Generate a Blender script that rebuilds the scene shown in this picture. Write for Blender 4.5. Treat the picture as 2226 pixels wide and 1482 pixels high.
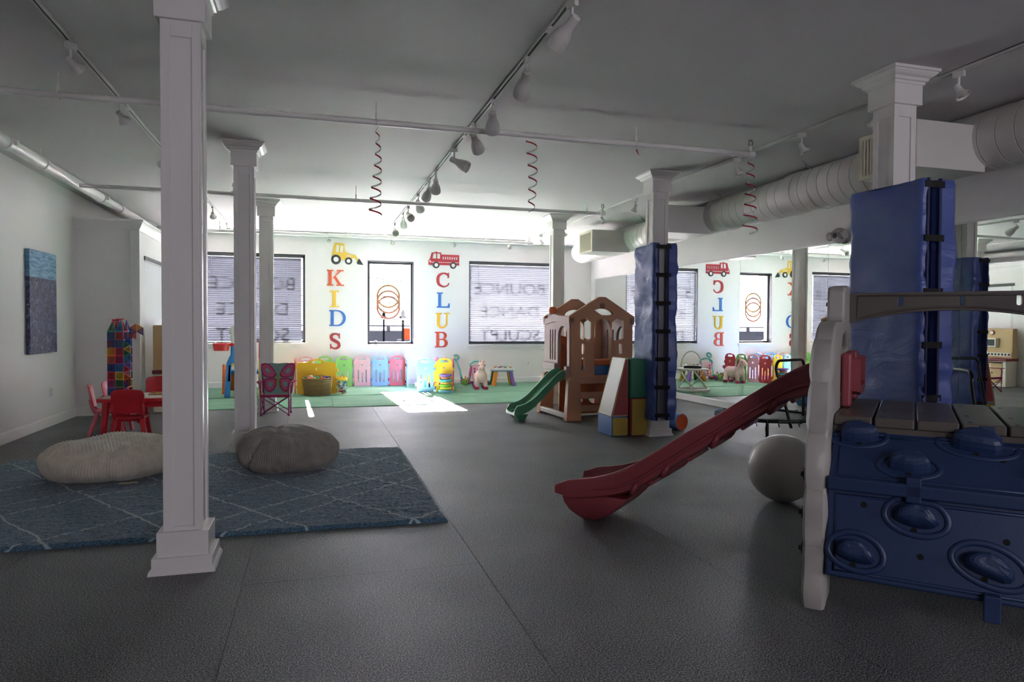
import bpy, bmesh, math, random
from mathutils import Vector as V, Matrix, noise, geometry
random.seed(7)
SC = bpy.context.scene
COL = SC.collection
for o in list(bpy.data.objects): bpy.data.objects.remove(o)
R = math.radians; PI = math.pi
sin, cos = math.sin, math.cos

# ---------------------------------------------------------------- camera
cam = bpy.data.cameras.new('camera'); cam_o = bpy.data.objects.new('camera', cam); COL.objects.link(cam_o)
cam.sensor_width = 36; cam.lens = 1484.4/2226*36; cam.clip_start = .05; cam.clip_end = 400
YAW, PIT, ROLL = .28125, .02364, .00507
_f = V((sin(YAW)*cos(PIT), cos(YAW)*cos(PIT), -sin(PIT))); _r = V((cos(YAW), -sin(YAW), 0)); _u = _r.cross(_f)
_r2 = _r*cos(ROLL)+_u*sin(ROLL); _u2 = _u*cos(ROLL)-_r*sin(ROLL)
m = Matrix.Identity(4)
for i in range(3): m[i][0], m[i][1], m[i][2] = _r2[i], _u2[i], -_f[i]
m[2][3] = 1.3
cam_o.matrix_world = m
SC.camera = cam_o

# ---------------------------------------------------------------- sky, sun, exposure
W = bpy.data.worlds.new('sky'); SC.world = W; W.use_nodes = True
bg = W.node_tree.nodes['Background']; bg.inputs[0].default_value = (.95, .91, 1, 1); bg.inputs[1].default_value = 2.6
sun = bpy.data.lights.new('sun', 'SUN'); sun.energy = 74; sun.angle = R(.6); sun.color = (1, .89, .95)
sun_o = bpy.data.objects.new('sun', sun); COL.objects.link(sun_o)
sun_o.rotation_euler = V((.21, -4.98, -2.65)).to_track_quat('-Z', 'Y').to_euler()
for (x0, x1, z0, z1, py_) in ((-2.2, -.19, .91, 2.73, 15.12), (1.08, 2.055, .87, 2.65, 15.12), (3.28, 5.25, .865, 2.705, 15.12), (.3, 1.8, 1.3, 2.5, -3.85), (4.0, 5.4, 1.3, 2.55, -3.85)):  # last two sit at the added rear fill openings
    a = bpy.data.lights.new('daylight_portal', 'AREA'); a.shape = 'RECTANGLE'; a.size = x1-x0; a.size_y = z1-z0; a.energy = 1
    a.cycles.is_portal = True
    ao = bpy.data.objects.new('daylight_portal', a); COL.objects.link(ao)
    ao.location = ((x0+x1)/2, py_, (z0+z1)/2); ao.rotation_euler = V((0, -1 if py_ > 0 else 1, 0)).to_track_quat('-Z', 'Y').to_euler()
vs = SC.view_settings; vs.view_transform = 'Standard'; vs.look = 'None'; vs.gamma = 1; vs.use_curve_mapping = False
vs.exposure = 3.02

# ---------------------------------------------------------------- materials
def lin(c):
    if isinstance(c, str): c = [int(c[i:i+2], 16)/255 for i in (0, 2, 4)]
    return tuple((x/12.92 if x <= .04045 else ((x+.055)/1.055)**2.4) for x in c)
MATS = {}
def mat(name, col, rough=.5, metal=0, spec=.5, var=0, vs_=8, bump=0, bs=60, bstretch=None, alpha=1, trans=0, coat=0, sheen=0):
    if name in MATS: return MATS[name]
    M = bpy.data.materials.new(name); M.use_nodes = True; nt = M.node_tree; N = nt.nodes; L = nt.links
    b = N['Principled BSDF']; c = lin(col)
    b.inputs['Base Color'].default_value = (*c, 1); b.inputs['Roughness'].default_value = rough
    b.inputs['Metallic'].default_value = metal; b.inputs['Specular IOR Level'].default_value = spec
    b.inputs['Alpha'].default_value = alpha; b.inputs['Transmission Weight'].default_value = trans
    b.inputs['Coat Weight'].default_value = coat; b.inputs['Sheen Weight'].default_value = sheen
    if var or bump: tc = N.new('ShaderNodeTexCoord')
    if var:
        n = N.new('ShaderNodeTexNoise'); n.inputs['Scale'].default_value = vs_; n.inputs['Detail'].default_value = 5
        L.new(tc.outputs['Object'], n.inputs['Vector'])
        r = N.new('ShaderNodeValToRGB'); r.color_ramp.elements[0].position = .3; r.color_ramp.elements[1].position = .72
        r.color_ramp.elements[0].color = (*[x*(1-var) for x in c], 1); r.color_ramp.elements[1].color = (*[min(1, x*(1+var)) for x in c], 1)
        L.new(n.outputs[0], r.inputs[0]); L.new(r.outputs[0], b.inputs['Base Color'])
    if bump:
        n2 = N.new('ShaderNodeTexNoise'); n2.inputs['Scale'].default_value = bs; n2.inputs['Detail'].default_value = 3
        if bstretch:
            mp = N.new('ShaderNodeMapping'); mp.inputs['Scale'].default_value = bstretch
            L.new(tc.outputs['Object'], mp.inputs[0]); L.new(mp.outputs[0], n2.inputs['Vector'])
        else: L.new(tc.outputs['Object'], n2.inputs['Vector'])
        bp = N.new('ShaderNodeBump'); bp.inputs['Strength'].default_value = bump; bp.inputs['Distance'].default_value = .01
        L.new(n2.outputs[0], bp.inputs['Height']); L.new(bp.outputs[0], b.inputs['Normal'])
    MATS[name] = M; return M
def newmat(name):
    M = bpy.data.materials.new(name); M.use_nodes = True; MATS[name] = M
    return M, M.node_tree.nodes, M.node_tree.links, M.node_tree.nodes['Principled BSDF']

# ---------------------------------------------------------------- mesh helpers
class B:
    def __init__(s): s.v = []; s.f = []; s.uv = None
    def add(s, vs, fs, M=None):
        k = len(s.v)
        s.v += [tuple(M @ V(p)) if M else tuple(p) for p in vs]; s.f += [tuple(i+k for i in f) for f in fs]; return s
    def box(s, x0, x1, y0, y1, z0, z1, M=None):
        return s.add([(x0,y0,z0),(x1,y0,z0),(x1,y1,z0),(x0,y1,z0),(x0,y0,z1),(x1,y0,z1),(x1,y1,z1),(x0,y1,z1)],
                     [(3,2,1,0),(4,5,6,7),(0,1,5,4),(1,2,6,5),(2,3,7,6),(3,0,4,7)], M)
    def bx(s, c, d, M=None):
        return s.box(c[0]-d[0]/2, c[0]+d[0]/2, c[1]-d[1]/2, c[1]+d[1]/2, c[2]-d[2]/2, c[2]+d[2]/2, M)
    def loft(s, rings, cap=True, closed=True, loop=False, M=None):
        n = len(rings[0]); vs = [p for r in rings for p in r]; fs = []
        m_ = len(rings)
        for i in range(m_ if loop else m_-1):
            a, b = i*n, ((i+1) % m_)*n
            for j in range(n if closed else n-1):
                k = (j+1) % n; fs.append((a+j, a+k, b+k, b+j))
        if cap and not loop: fs.append(tuple(range(n-1, -1, -1))); fs.append(tuple((m_-1)*n+j for j in range(n)))
        return s.add(vs, fs, M)
    def cyl(s, p0, p1, r0, r1=None, n=14, cap=True, M=None):
        if r1 is None: r1 = r0
        p0, p1 = V(p0), V(p1); d = (p1-p0).normalized(); a = d.orthogonal().normalized(); b = d.cross(a)
        rg = lambda p, r: [p+(a*cos(2*PI*i/n)+b*sin(2*PI*i/n))*r for i in range(n)]
        return s.loft([rg(p0, r0), rg(p1, r1)], cap, M=M)
    def tube(s, pts, r, n=8, loop=False, M=None, flat=None):
        pts = [V(p) for p in pts]; k = len(pts); rs = r if isinstance(r, (list, tuple)) else [r]*k
        rings = []; a = None
        for i in range(k):
            if loop: d = pts[(i+1) % k]-pts[i-1]
            else: d = pts[min(i+1, k-1)]-pts[max(i-1, 0)]
            d.normalize()
            if a is None: a = d.orthogonal().normalized() if abs(d.z) > .9 else d.cross(V((0,0,1))).normalized()
            else:
                a = (a-d*a.dot(d)); a = a.normalized() if a.length > 1e-6 else d.orthogonal().normalized()
            b = d.cross(a); fl = flat or 1
            rings.append([pts[i]+(a*cos(2*PI*j/n)+b*sin(2*PI*j/n)*fl)*rs[i] for j in range(n)])
        return s.loft(rings, True, loop=loop, M=M)
    def lathe(s, prof, n=24, o=(0,0,0), M=None):
        o = V(o); return s.loft([[o+V((r*cos(2*PI*i/n), r*sin(2*PI*i/n), z)) for i in range(n)] for r, z in prof], True, M=M)
    def sph(s, c, r, n=20, m_=12, M=None):
        c = V(c); r = (r,)*3 if not isinstance(r, (tuple, list)) else r
        rings = [[c+V((r[0]*max(sin(PI*j/m_),.002)*cos(2*PI*i/n), r[1]*max(sin(PI*j/m_),.002)*sin(2*PI*i/n), -r[2]*cos(PI*j/m_))) for i in range(n)] for j in range(m_+1)]
        return s.loft(rings, True, M=M)
    def torus(s, c, R_, r, n=28, k=10, M=None, flat=1):
        c = V(c)
        rings = [[c+V(((R_+r*cos(2*PI*j/k))*cos(2*PI*i/n), (R_+r*cos(2*PI*j/k))*sin(2*PI*i/n), r*flat*sin(2*PI*j/k))) for j in range(k)] for i in range(n)]
        return s.loft(rings, loop=True, M=M)
    def plate(s, outer, holes=(), d0=0, d1=.02, M=None):
        """2-D outline (x, z) with holes, extruded along y from d0 to d1"""
        loops = [list(outer)]+[list(h) for h in holes]
        def area(l): return sum(l[i][0]*l[(i+1) % len(l)][1]-l[(i+1) % len(l)][0]*l[i][1] for i in range(len(l)))
        for i, l in enumerate(loops):
            if (area(l) > 0) != (i == 0): l.reverse()
        flat = [p for l in loops for p in l]; n = len(flat)
        tri = geometry.tessellate_polygon([[V((p[0], p[1], 0)) for p in l] for l in loops])
        vs = [(p[0], d0, p[1]) for p in flat]+[(p[0], d1, p[1]) for p in flat]; fs = []
        for t in tri:
            a, b, c = t
            ar = (flat[b][0]-flat[a][0])*(flat[c][1]-flat[a][1])-(flat[c][0]-flat[a][0])*(flat[b][1]-flat[a][1])
            if abs(ar) < 1e-12: continue
            if ar < 0: a, b, c = a, c, b
            fs.append((a, b, c)); fs.append((a+n, c+n, b+n))
        k = 0
        for l in loops:
            for i in range(len(l)):
                a, b = k+i, k+(i+1) % len(l); fs.append((b, a, a+n, b+n))
            k += len(l)
        return s.add(vs, fs, M)
    def build(s, name, mt, parent=None, smooth=False, bevel=0, seg=2, sub=0, loc=None, rz=0, remesh=0, solid=0):
        me = bpy.data.meshes.new(name); me.from_pydata(s.v, [], s.f); me.update()
        if s.uv:
            ul = me.uv_layers.new(name='UVMap')
            for lp in me.loops: ul.data[lp.index].uv = s.uv[lp.vertex_index]
        if smooth:
            me.polygons.foreach_set('use_smooth', [True]*len(me.polygons))
            if smooth != 'all': me.set_sharp_from_angle(angle=R(38))
        if mt: me.materials.append(mt)
        o = bpy.data.objects.new(name, me); COL.objects.link(o)
        if remesh:
            md = o.modifiers.new('remesh', 'REMESH'); md.mode = 'VOXEL'; md.voxel_size = remesh; md.use_smooth_shade = True
            ms = o.modifiers.new('relax', 'SMOOTH'); ms.iterations = 6; ms.factor = .6
        if solid:
            md = o.modifiers.new('solid', 'SOLIDIFY'); md.thickness = solid
        if bevel:
            md = o.modifiers.new('bevel', 'BEVEL'); md.width = bevel; md.segments = seg; md.limit_method = 'ANGLE'; md.angle_limit = R(40)
            if seg > 1:
                me.polygons.foreach_set('use_smooth', [True]*len(me.polygons)); me.set_sharp_from_angle(angle=R(50))
                md.harden_normals = True
        if sub:
            md = o.modifiers.new('sub', 'SUBSURF'); md.levels = md.render_levels = sub
        if parent: o.parent = parent
        if loc: o.location = loc
        if rz: o.rotation_euler = (0, 0, rz)
        return o
def thing(name, label, cat, loc=(0,0,0), rz=0, group=None, rot=None):
    o = bpy.data.objects.new(name, None); COL.objects.link(o); o.empty_display_size = .1
    o.location = loc; o.rotation_euler = rot or (0, 0, rz)
    o['label'] = label; o['category'] = cat
    if group: o['group'] = group
    return o
def tag(o, label, cat, group=None):
    o['label'] = label; o['category'] = cat
    if group: o['group'] = group
    return o
def struct(o, label=None):
    o['kind'] = 'structure'
    if label: o['label'] = label
    return o
def dup(root, label, loc=None, rz=None, rot=None):
    def cp(o, par):
        c = o.copy(); COL.objects.link(c); c.parent = par
        for ch in [x for x in bpy.data.objects if x.parent == o]: cp(ch, c)
        return c
    r = cp(root, None); r['label'] = label
    if loc is not None: r.location = loc
    if rz is not None: r.rotation_euler = (0, 0, rz)
    if rot is not None: r.rotation_euler = rot
    return r
def TR(loc=(0,0,0), rz=0, rx=0, ry=0):
    return Matrix.Translation(V(loc)) @ Matrix.Rotation(rz, 4, 'Z') @ Matrix.Rotation(ry, 4, 'Y') @ Matrix.Rotation(rx, 4, 'X')
def arc(cx, cz, r, a0, a1, n=10, rz=None):
    rz = rz or r
    return [(cx+r*cos(R(a0+(a1-a0)*i/n)), cz+rz*sin(R(a0+(a1-a0)*i/n))) for i in range(n+1)]
def rrect(x0, x1, z0, z1, r, n=4):
    return arc(x1-r, z0+r, r, -90, 0, n)+arc(x1-r, z1-r, r, 0, 90, n)+arc(x0+r, z1-r, r, 90, 180, n)+arc(x0+r, z0+r, r, 180, 270, n)
def circ(cx, cz, r, n=20, rz=None):
    return arc(cx, cz, r, 0, 360-360/n, n-1, rz)
def smooth_path(pts, n=6):
    P = [V(p) for p in pts]; out = []
    for i in range(len(P)-1):
        p0, p1, p2, p3 = P[max(i-1,0)], P[i], P[i+1], P[min(i+2, len(P)-1)]
        for j in range(n):
            t = j/n
            out.append(.5*((2*p1)+(p2-p0)*t+(2*p0-5*p1+4*p2-p3)*t*t+(-p0+3*p1-3*p2+p3)*t**3))
    return out+[P[-1]]
# ================================================================ STRUCTURE
WALL = mat('wall_paint', 'e9e7e4', .34, bump=.08, bs=40)
CEIL = mat('ceiling_paint', 'c6c3c3', .72, bump=.35, bs=1.0, bstretch=(.5, 9, 1))
TRIM = mat('trim_paint', 'eceae7', .3, bump=.04, bs=30)
COLM = mat('column_paint', 'dcd9d5', .32, bump=.05, bs=25)
PIPE = mat('pipe_paint', 'dddbd7', .35)
DARK = mat('black_plastic', '141414', .45)
DFRAME = mat('window_frame_bronze', '33363a', .4)
STEEL = mat('steel', 'b9b9b9', .3, 1)
LX = -3.2; CZ = 3.1; BY = 14.8; RY = -3.5
def XW(y): return 6.27-.02*(y-10)

# --- rubber floor
M, N, L, b = newmat('rubber_floor')
tc = N.new('ShaderNodeTexCoord'); n1 = N.new('ShaderNodeTexNoise'); n1.inputs['Scale'].default_value = 150; n1.inputs['Detail'].default_value = 3; n1.inputs['Roughness'].default_value = .65
n2 = N.new('ShaderNodeTexNoise'); n2.inputs['Scale'].default_value = 1.3; n2.inputs['Detail'].default_value = 4
geo = N.new('ShaderNodeNewGeometry')
for n in (n1, n2): L.new(geo.outputs['Position'], n.inputs['Vector'])
r1 = N.new('ShaderNodeValToRGB'); e = r1.color_ramp.elements
e[0].position = .46; e[0].color = (.008, .0085, .0095, 1); e[1].position = .63; e[1].color = (.38, .385, .40, 1)
L.new(n1.outputs[0], r1.inputs[0]); L.new(r1.outputs[0], b.inputs['Base Color'])
r2 = N.new('ShaderNodeMapRange'); r2.inputs[1].default_value = .3; r2.inputs[2].default_value = .7; r2.inputs[3].default_value = .36; r2.inputs[4].default_value = .5
L.new(n2.outputs[0], r2.inputs[0]); L.new(r2.outputs[0], b.inputs['Roughness'])
bp = N.new('ShaderNodeBump'); bp.inputs['Strength'].default_value = 1; bp.inputs['Distance'].default_value = .012
L.new(n1.outputs[0], bp.inputs['Height']); L.new(bp.outputs[0], b.inputs['Normal'])
b.inputs['Specular IOR Level'].default_value = .62
RUB = M
floor = struct(B().box(LX-.3, 6.9, RY-.3, BY+.3, -.2, -.012).build('floor', mat('subfloor', '0c0c0c', .9)))
offs = [1.1, 3.0, 4.9, 7.3, 5.88, 4.6, 5.8, 3.7]
for i in range(8):
    x0 = max(LX-.1, .86+1.21*(i-4)); x1 = .86+1.21*(i-3)
    if i == 7: x1 = 6.75
    y = offs[i]-3.7*4
    while y < BY:
        a, c = max(y, RY), min(y+3.7, BY)
        if c > a+.05: B().box(x0+.001, x1-.001, a+.001, c-.001, -.012, 0).build('rubber_tile', RUB, floor, bevel=.0012, seg=1)
        y += 3.7

# --- ceiling and walls
struct(B().box(LX-.3, 6.9, RY-.3, BY+.3, CZ, CZ+.2).build('ceiling', CEIL))
WIN = [(-2.2, -.19, .91, 2.73), (1.08, 2.055, .87, 2.65), (3.28, 5.25, .865, 2.705)]
wb = B(); x = LX-.3
for (x0, x1, z0, z1) in WIN:
    wb.box(x, x0, BY, BY+.28, -.2, CZ); wb.box(x0, x1, BY, BY+.28, -.2, z0); wb.box(x0, x1, BY, BY+.28, z1, CZ); x = x1
wb.box(x, 6.9, BY, BY+.28, -.2, CZ)
struct(wb.build('wall_back', WALL))
struct(B().box(LX-.3, LX, RY-.3, BY+.28, -.2, CZ).build('wall_left', WALL))
FILL_WIN = [(.3, 1.8, 1.3, 2.5), (4.0, 5.4, 1.3, 2.55)]      # made-up windows behind the camera, added for fill light
wb = B(); x = LX-.3
for (x0, x1, z0, z1) in FILL_WIN:
    wb.box(x, x0, RY-.3, RY, -.2, CZ); wb.box(x0, x1, RY-.3, RY, -.2, z0); wb.box(x0, x1, RY-.3, RY, z1, CZ); x = x1
wb.box(x, 6.9, RY-.3, RY, -.2, CZ)
struct(wb.build('wall_rear', WALL))
ya, yb = RY, BY+.2
def rwall(z0, z1, off0, off1, name, mt, y0=ya, y1=yb, parent=None, bevel=0):
    p = [(XW(y0)+off0, y0), (XW(y1)+off0, y1), (XW(y1)+off1, y1), (XW(y0)+off1, y0)]
    return B().loft([[(*q, z0) for q in p], [(*q, z1) for q in p]]).build(name, mt, parent, bevel=bevel)
wr = struct(rwall(-.2, CZ, .012, .4, 'wall_right', WALL))
# closet box built out from the left wall
bxw = B().box(LX-.01, -2.4, 10.8, 10.95, 0, 2.7)
bxw.box(-2.5, -2.4, 10.95, 11.15, 0, 2.7); bxw.box(-2.5, -2.4, 11.15, 13.9, 2.25, 2.7); bxw.box(-2.5, -2.4, 13.9, BY, 0, 2.7); bxw.box(LX, -2.4, 10.8, BY, 2.66, 2.7)
struct(bxw.build('wall_closet', WALL))
def prof_strip(b_, pts, path, closed=False):
    """sweep (out, z) profile along a flat path with left-hand normals"""
    rings = []
    n = len(path)
    for i, p in enumerate(path):
        p = V((p[0], p[1]))
        d0 = (p-V(path[i-1][:2])).normalized() if i > 0 or closed else None
        d1 = (V(path[(i+1) % n][:2])-p).normalized() if i < n-1 or closed else None
        d0 = d0 or d1; d1 = d1 or d0
        n0, n1_ = V((-d0.y, d0.x)), V((-d1.y, d1.x)); nn = (n0+n1_).normalized(); k = 1/max(.3, nn.dot(n0))
        rings.append([(p.x+nn.x*o*k, p.y+nn.y*o*k, z) for o, z in pts])
    return b_.loft(rings, True, loop=closed)
CROWN = [(0, 2.60), (.012, 2.60), (.016, 2.625), (.03, 2.64), (.045, 2.67), (.062, 2.70), (.066, 2.72), (.08, 2.725), (.08, 2.755), (0, 2.755)]
struct(prof_strip(B(), CROWN, [(-2.4, BY), (-2.4, 10.8), (LX, 10.8)][::-1][::-1]).build('trim_closet_crown', TRIM, smooth='a'), 'white crown moulding along the top of the closet box')
struct(B().box(-2.5, -2.38, 10.77, 10.84, 0, 2.6).build('trim_closet_corner', TRIM, bevel=.004))
BASE = [(0, 0), (.016, 0), (.016, .105), (.012, .118), (.005, .125), (0, .125)]
struct(prof_strip(B(), BASE, [(LX, 10.8), (LX, RY)][::-1][::-1]).build('baseboard_left', TRIM))
struct(prof_strip(B(), BASE, [(-2.42, 10.785), (LX, 10.785)]).build('baseboard_closet', TRIM))
struct(prof_strip(B(), BASE, [(XW(BY), BY), (-2.4, BY)]).build('baseboard_back', TRIM))
# closet sliding doors
WHITE = mat('white_gloss', 'eeeeee', .22)
for i, (y0, y1, xo) in enumerate(((11.15, 12.6, -2.43), (12.5, 13.9, -2.46))):
    d = struct(B().box(xo-.03, xo, y0, y1, .02, 2.22).build('door_%d' % (i+1), WHITE, bevel=.003))
    for yy in (y0+.02, y1-.05): B().box(xo-.002, xo+.006, yy, yy+.035, .02, 2.22).build('door_stile', mat('alu', 'c9c9c9', .3, .8), d)
struct(B().box(-2.5, -2.38, 11.12, 13.93, 2.22, 2.28).build('trim_closet_track', mat('track_grey', '5a5a5a', .4)))

# --- mirror wall: sheets, base, channels
M, N, L, b = newmat('mirror_glass'); b.inputs['Metallic'].default_value = 1; b.inputs['Roughness'].default_value = 0; b.inputs['Base Color'].default_value = (.86, .88, .87, 1)
MIRR = M
mir = thing('wall_mirror', 'frameless gym mirror of tall sheets covering the right wall', 'mirror', (XW(9), 9, 0))
ys = [14.55, 12.83, 11.0, 9.14, 7.305, 5.46, 3.63, 1.8, 0]
for i in range(len(ys)-1):
    y1, y0 = ys[i]-.0025, ys[i+1]+.0025
    p = [(XW(y0)-XW(9), y0-9), (XW(y1)-XW(9), y1-9), (XW(y1)+.006-XW(9), y1-9), (XW(y0)+.006-XW(9), y0-9)]
    B().loft([[(*q, .105) for q in p], [(*q, 2.36) for q in p]]).build('mirror_sheet', MIRR, mir)
for (z0, z1, nm) in ((2.352, 2.372, 'top_channel'), (.095, .108, 'bottom_channel')):
    p = [(XW(0)-XW(9)-.006, -9), (XW(14.55)-XW(9)-.006, 5.55), (XW(14.55)-XW(9)+.012, 5.55), (XW(0)-XW(9)+.012, -9)]
    B().loft([[(*q, z0) for q in p], [(*q, z1) for q in p]]).build(nm, mat('channel', 'd8d8d8', .35, .3), mir)
struct(rwall(0, .1, -.035, .02, 'baseboard_right', TRIM, y0=RY, y1=14.75))

# --- windows
M, N, L, b = newmat('window_glass')
N.remove(b); out = N['Material Output']; tr = N.new('ShaderNodeBsdfTransparent'); tr.inputs[0].default_value = (.95, .945, .95, 1)
gl = N.new('ShaderNodeBsdfGlossy'); gl.inputs['Roughness'].default_value = .01; mx = N.new('ShaderNodeMixShader'); fr = N.new('ShaderNodeFresnel'); fr.inputs[0].default_value = 1.35
L.new(fr.outputs[0], mx.inputs[0]); L.new(tr.outputs[0], mx.inputs[1]); L.new(gl.outputs[0], mx.inputs[2]); L.new(mx.outputs[0], out.inputs[0])
GLASS = M
SLAT = mat('blind_slat', 'd4d7da', .4)
VINYL = mat('window_vinyl', '4a4d50', .6)
for i, (x0, x1, z0, z1) in enumerate(WIN+FILL_WIN):
    fl_ = i > 2
    cx = (x0+x1)/2
    if fl_:  # added fill openings, built like the windows
        w = struct(B().box(x0, x0+.05, RY-.2, RY-.1, z0, z1).box(x1-.05, x1, RY-.2, RY-.1, z0, z1).box(x0, x1, RY-.2, RY-.1, z1-.06, z1).box(x0, x1, RY-.2, RY-.1, z0, z0+.05).build('window_%d' % (i+1), DFRAME, bevel=.003))
        B().box(x0+.04, x1-.04, RY-.158, RY-.15, z0+.04, z1-.04).build('pane', GLASS, w)
        B().box(x0-.05, x1+.05, RY-.1, RY+.05, z0-.035, z0).build('window_sill', TRIM, w, bevel=.004)
        continue
    w = struct(B().box(x0, x0+.05, BY+.1, BY+.2, z0, z1).box(x1-.05, x1, BY+.1, BY+.2, z0, z1).box(x0, x1, BY+.1, BY+.2, z1-.06, z1).box(x0, x1, BY+.1, BY+.2, z0, z0+.05).build('window_%d' % (i+1), DFRAME, bevel=.003))
    B().box(x0+.04, x1-.04, BY+.15, BY+.158, z0+.04, z1-.04).build('pane', GLASS, w)
    B().box(x0-.05, x1+.05, BY-.05, BY+.1, z0-.035, z0).build('window_sill', TRIM, w, bevel=.004)
    B().box(x0-.03, x1+.03, BY-.018, BY+.02, z0-.1, z0-.035).build('sill_apron', TRIM, w, bevel=.003)
    B().box(x0, x1, BY+.02, BY+.1, z1-.02, z1).box(x0, x0+.012, BY+.0, BY+.1, z0, z1).box(x1-.012, x1, BY+.0, BY+.1, z0, z1).build('jamb_shade', DFRAME, w)  # dark lining stands for the backlit shade on the jambs
# lettering on the panes, reads right from the street
def text_mesh(txt, size, name, mt, parent, M, ex=.0015):
    cu = bpy.data.curves.new('t', 'FONT'); cu.body = txt; cu.size = size; cu.extrude = ex; cu.align_x = 'CENTER'; cu.resolution_u = 3
    o = bpy.data.objects.new('t', cu); COL.objects.link(o)
    me = bpy.data.meshes.new_from_object(o.evaluated_get(bpy.context.evaluated_depsgraph_get()))
    bpy.data.objects.remove(o); me.transform(M); me.materials.append(mt)
    q = bpy.data.objects.new(name, me); COL.objects.link(q); q.parent = parent
    return q
for i in (0, 2):
    cx = (WIN[i][0]+WIN[i][1])/2-.02; wn = bpy.data.objects['window_%d' % (i+1)]
    for t, z in (('BOUNCE', 2.02), ('DANCE', 1.50), ('SCULPT', .98)):
        Mx = Matrix(((-1.12,0,0,cx),(0,0,1,BY+.162),(0,1,0,z),(0,0,0,1)))
        text_mesh(t, .37, 'vinyl_lettering', VINYL, wn, Mx)
# ring emblem on the middle pane
ORG = mat('copper_vinyl', 'b9743f', .5); cx = 1.53
for k, z in enumerate((1.9, 1.78, 1.66)):
    o = B().torus((0,0,0), .235, .021, 48, 4, M=TR((cx, BY+.147, z), 0, R(90)), flat=.08).build('ring_emblem', mat('copper_vinyl_%d' % k, ('b8834a', 'b0704e', 'b06a55')[k], .5), bpy.data.objects['window_2'])
# blinds
def blind(i, tilt, label, SLAT, gap=.0):
    x0, x1, z0, z1 = WIN[i]; c = (x0+x1-gap)/2; w = x1-x0-.05-gap
    t = thing('venetian_blind', label, 'blind', (c, BY+.045, z0), group='venetian blinds')
    B().box(-w/2, w/2, -.03, .03, z1-z0-.075, z1-z0-.022).build('head_rail', mat('head_rail', '4c4f53', .4), t, bevel=.004)
    sl = B(); pr = [(-.025, -.0), (-.012, .0035), (0, .0045), (.012, .0035), (.025, 0)]; ct, st = cos(tilt), sin(tilt)
    ring = lambda x: [(x, y*ct+z*st, -y*st+z*ct) for y, z in pr]+[(x, y*ct+(z-.001)*st, -y*st+(z-.001)*ct) for y, z in reversed(pr)]
    sl.loft([ring(-w/2), ring(w/2)])
    first = sl.build('slat', SLAT, t, smooth='a'); z = z1-z0-.1; n = 0
    while z > .04:
        o = first if n == 0 else first.copy()
        if n: COL.objects.link(o)
        o.location = (random.uniform(-.002, .002), 0, z); z -= .0435; n += 1
    B().box(-w/2, w/2, -.026, .026, .005, .026).build('bottom_rail', SLAT, t, bevel=.004)
    for xx in (-w*.36, 0, w*.36): B().cyl((xx, -.027, .01), (xx, -.027, z1-z0-.06), .0012, n=5).build('ladder_cord', SLAT, t)
    B().cyl((-w*.4, -.04, z1-z0-.08), (-w*.4, -.04, z1-z0-.62), .004, n=6).build('tilt_wand', mat('wand', '6c6f72', .3), t)
blind(0, R(59), 'half closed dark venetian blind in the window left of the letters KIDS', mat('blind_slat_dark', '4c5056', .4), .05)
blind(2, R(57), 'paler venetian blind in the window right of the letters CLUB', mat('blind_slat_pale', '5d6165', .4))
B().bx((0,0,.012), (.05, .03, .024)).bx((.02, -.02, .02), (.02, .05, .012)).build('window_latch', mat('chrome', 'dddddd', .15, 1), bpy.data.objects['window_2'], loc=(1.25, BY+.09, .92))

# --- outside
struct(B().box(-25, 30, 15.15, 27, -.8, -.5).build('bounce_slab_outside', mat('bounce_slab_pale', 'e9e8e4', .9)))  # unseen slab, added to bounce sunlight up through the windows
gnd = struct(B().box(-150, 150, 27, 160, -4.2, -4).build('ground_outside', mat('asphalt', '303236', .9, spec=0)))
br = thing('road_bridge', 'grey elevated roadway with railing seen outside the middle window', 'bridge', (6, 60, -4))
BR = mat('bridge_concrete', '222428', .9, spec=0)
B().box(-60, 60, 0, 8, 3.2, 4.72).build('deck', BR, br)
B().box(-60, 60, -.1, .1, 5.1, 5.22).build('railing', BR, br)
for k in range(40): B().box(-60+3*k, -59.7+3*k, -.1, .1, 4.72, 5.1).build('post', BR, br)
for k in range(6): B().box(-50+20*k, -48+20*k, 2, 6, 0, 3.2).build('pier', BR, br)
LPM = mat('lamp_iron', '030404', .8, spec=0)
def street_lamp(loc, label, s=1):
    t = thing('street_lamp', label, 'street lamp', loc, group='street lamps outside')
    h = 5.52*s
    B().lathe([(.11, 0), (.1, .3), (.06, .4), (.05, h-.1), (.06, h)], 10).build('post', LPM, t, smooth='a')
    B().lathe([(.06, h+.0), (.14, h+.04), (.17, h+.07), (.16, h+.1), (.08, h+.14), (.09, h+.25), (.06, h+.32), (.03, h+.34), (.02, h+.46), (.004, h+.56)], 14).build('hood', LPM, t, smooth='a')
    B().sph((0, 0, h+.02), (.12, .12, .08), 12, 8).build('globe', mat('lamp_globe', '4a4c4a', .6, spec=.1), t, smooth='all')
street_lamp((3.58, 29, -4), 'larger iron street lamp outside, at the right of the middle window', 1.0)
street_lamp((3.45, 36, -4), 'smaller iron street lamp outside, under the copper ring emblem', 1.012)
for k, (z, dz) in enumerate(((3.86, -.11), (2.88, -.067), (2.57, -.067), (2.26, -.07))):
    tag(B().tube([(-25+5*j, 34, z+dz*(-25+5*j)+.0015*(-28+5*j)**2) for j in range(12)], .02, 5).build('power_line', LPM),
        ('highest', 'second highest', 'third highest', 'lowest')[k]+' of the overhead wires crossing the middle window', 'wire', 'overhead wires outside')
sg = thing('traffic_barrel', 'small orange and white road barrel outside, right corner of middle window', 'barrel', (5.13, 40, .42))
B().lathe([(.27, 0), (.25, .3), (.24, .3), (.22, .62), (.2, .65)], 12).build('body', mat('barrel_orange', '6e1f10', .9, spec=0), sg)
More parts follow.
